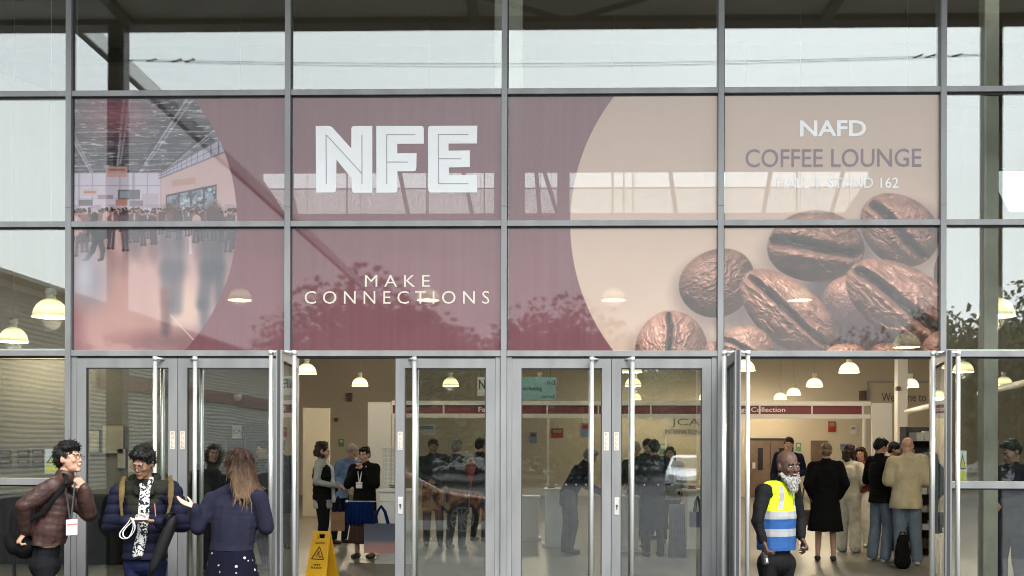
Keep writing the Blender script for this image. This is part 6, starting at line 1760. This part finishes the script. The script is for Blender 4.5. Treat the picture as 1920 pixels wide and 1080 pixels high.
# yellow wet floor sign
ym = mat('sign_yellow', (.62, .33, .012), .4, 0, .06, 5)
YS2 = 2.6
tl, br = at(588, 996, YS2), at(634, 1094, YS2)
wsg = empty('wet_floor_sign', (at(604, 1040, YS2).x, YS2, 0), R(-22), 'yellow folding wet floor caution sign standing in the left doorway', 'sign')
H_ = tl.z
for s in (-1, 1):
    T_ = Matrix.Rotation(R(14) * s, 3, 'X')
    def wbox(x0, x1, z0, z1, t0, t1, wb):
        vs = [T_ @ Vector((x, s * .0 + y, z - H_)) + Vector((0, 0, H_)) for y in (t0, t1) for (x, z) in ((x0 * wb[0], z0), (x1 * wb[0], z0), (x1 * wb[1], z1), (x0 * wb[1], z1))]
        return vs, [(0, 1, 2, 3), (7, 6, 5, 4), (0, 4, 5, 1), (1, 5, 6, 2), (2, 6, 7, 3), (3, 7, 4, 0)]
    b = MB()
    b.add(*wbox(-.11, .11, 0.0, H_ - .09, -.011, .011, (1.35, 1.08)))
    b.add(*wbox(-.118, -.05, H_ - .09, H_ - .035, -.011, .011, (1, 1))); b.add(*wbox(.05, .118, H_ - .09, H_ - .035, -.011, .011, (1, 1))); b.add(*wbox(-.115, .115, H_ - .035, H_, -.011, .011, (1.02, .98)))
    pn = b.build('panel', ym, wsg, bevel=.004)
    if s == -1:
        inkb = mat('sign_ink', (.03, .022, .012), .5)
        def flat_text(txt, x0, x1, z0, z1, bold=0):
            text_obj(txt, x0, x1, z0, z1, -.0125, inkb, pn, bold)
            for o in list(LETTERS): lay(o)
        def lay(o):
            co = np.empty(len(o.data.vertices) * 3, np.float32); o.data.vertices.foreach_get('co', co); co = co.reshape(-1, 3)
            co = np.array([tuple(T_ @ Vector((c[0], c[1], c[2] - H_)) + Vector((0, 0, H_))) for c in co], np.float32); o.data.vertices.foreach_set('co', co.ravel()); o.data.update()
        flat_text('CAUTION', -.07, .07, H_ - .155, H_ - .130, .01)
        flat_text('WET', -.05, .05, H_ - .415, H_ - .392, .02); flat_text('FLOOR', -.075, .075, H_ - .450, H_ - .425, .02)
        tri = MB()
        def P2(x, z): return tuple(T_ @ Vector((x, -.0135, z - H_)) + Vector((0, 0, H_)))
        zt = H_ - .185
        c_ = [(-.085, zt - .15), (.085, zt - .15), (0, zt)]
        for k in range(3):
            tri.tube([P2(*c_[k]), P2(*c_[(k + 1) % 3])], .006, 5)
        tri.tube([P2(-.03, zt - .12), P2(.0, zt - .08), P2(.02, zt - .125), P2(.05, zt - .12)], .007, 5); tri.tube([P2(.01, zt - .055), P2(-.005, zt - .085)], .009, 6)
        tri.build('pictogram', inkb, pn)
# tables and racks
a = at(-40, 930, 4.6); b_ = at(302, 930, 4.6)
e = empty('cloth_table', ((a.x + b_.x) / 2, 4.6, 0), 0, 'long table under a black cloth behind the left side light', 'table')
w = b_.x - a.x
MB().box(-w / 2, w / 2, 0, .7, .012, a.z).build('table_cloth', black, e, bevel=.02)
a = at(1712, 800, 6.4); b_ = at(1775, 800, 6.4)
e = empty('display_rack', ((a.x + b_.x) / 2, 6.6, 0), 0, 'black display rack of small packets behind the man in the sand jacket', 'rack')
w = b_.x - a.x + .12; hh = a.z
MB().box(-w / 2, w / 2, .18, .2, 0, hh).build('back_panel', black_m, e)
for s in (-1, 1): MB().box(s * w / 2 - .015, s * w / 2 + .015, -.12, .179, 0, hh).build('side_panel', black_m, e)
pk = [mat('packet_white', (.5, .5, .48), .5), mat('packet_tan', (.30, .20, .13), .5), mat('packet_black', (.03, .03, .03), .4), mat('packet_grey', (.2, .21, .22), .5)]
for k in range(7):
    z = .12 + k * (hh - .2) / 6.5
    MB().box(-w / 2 + .016, w / 2 - .016, -.1, .179, z - .012, z).build('shelf', black_m, e)
    x = -w / 2 + .04
    while x < w / 2 - .12:
        ww = rnd.uniform(.05, .11); h2 = rnd.uniform(.08, .17)
        MB().box(x, x + ww, -.08, .05, z + .001, z + h2).build('packet', rnd.choice(pk), e)
        x += ww + .012
# black wheeled bag beside the man in the sand jacket
a = at(1692, 1060, 4.7)
e = empty('upright_bag', (a.x, 4.7, 0), R(12), 'tall black bag standing on the floor beside the sand jacket', 'bag')
me = fuse([P_ell((0, 0, .20), (.11, .09, .22)), P_ell((.0, 0, .36), (.08, .07, .12)), P_ell((0, .0, .10), (.12, .10, .11))], .012, 'bag_body', 2, wrinkle(.02, 8)); 
co = np.empty(len(me.vertices) * 3, np.float32); me.vertices.foreach_get('co', co); co = co.reshape(-1, 3); co[:, 2] = np.maximum(co[:, 2], .003); me.vertices.foreach_set('co', co.ravel())
me.materials.append(black); link(bpy.data.objects.new('bag_body', me), e)
MB().tube([(-.05, 0, .44), (-.03, 0, .50), (.03, 0, .50), (.05, 0, .44)], .01, 6).build('bag_handle', black, e)
# red bouquet leaning by the car
a = at(882, 880, 6.9)
e = empty('bouquet', (a.x, 6.9, at(876, 918, 6.9).z), 0, 'red paper bouquet seen through the shut door by the left doorway', 'bouquet')
MB().lathe([(.012, -.0), (.03, .12), (.07, .30), (.10, .40), (.085, .40), (.02, .1)], 14).build('wrapping', cloth('paper_red', (.32, .04, .03)), e)
for k in range(12):
    a_ = k * 2.4; rr = .02 + .07 * (k % 4) / 4
    MB().add(*P_ell((rr * math.cos(a_), rr * math.sin(a_), .42 + .03 * (k % 3)), (.03, .03, .026))).build('flower', mat('petal_orange', (.45, .12, .05), .6) if k % 3 else mat('petal_yellow', (.5, .35, .08), .6), e, smooth=True)

# notices, leaflets and clutter that make the hall look used
pap = [mat('paper_white', (.55, .54, .50), .6), mat('paper_blue', (.12, .22, .36), .6), mat('paper_red', (.36, .08, .07), .6), mat('paper_green', (.12, .24, .14), .6)]
for k, (px, py, w_, h_) in enumerate(((1385, 800, 12, 18), (1497, 838, 10, 16), (1560, 800, 14, 20), (1580, 838, 9, 12), (1600, 806, 12, 16), (1245, 842, 16, 20), (1045, 812, 22, 18), (1000, 820, 14, 20), (800, 806, 30, 20), (640, 830, 10, 14), (1340, 812, 14, 20), (1100, 806, 20, 26))):
    a = at(px - w_ / 2, py + h_ / 2, YB - .02); b_ = at(px + w_ / 2, py - h_ / 2, YB - .02)
    n_ = MB().box(a.x, b_.x, YB - .03, YB - .002, a.z, b_.z).build('notice', pap[(k * 7) % 4], hall)
    MB().box(a.x + .04, b_.x - .04, YB - .034, YB - .031, a.z + (b_.z - a.z) * .55, b_.z - .05).build('notice_print', pap[(k * 7 + 1) % 4], hall)
for k, (px, py, Y, n_) in enumerate(((735, 918, 5.1, 7), (1035, 916, 7.7, 5), (1300, 918, 7.5, 5), (1180, 930, 7.0, 4))):
    c_ = at(px, py, Y)
    e = empty('leaflet_pile', (c_.x, Y + .2, c_.z + .001), 0, 'small pile of printed leaflets on the ' + ('counter by the left doorway', 'narrow counter behind the left middle door', 'counter with hanging bags', 'counter left of the navy coat')[k], 'leaflets')
    for q_ in range(n_):
        MB().box(-.05, .05, -.07, .07, 0, .008).build('leaflet', pap[(k + q_) % 4], e, (rnd.uniform(-.02, .02), rnd.uniform(-.02, .02), q_ * .009), (0, 0, rnd.uniform(-.3, .3)))

bpy.data.scenes.remove(TMP)
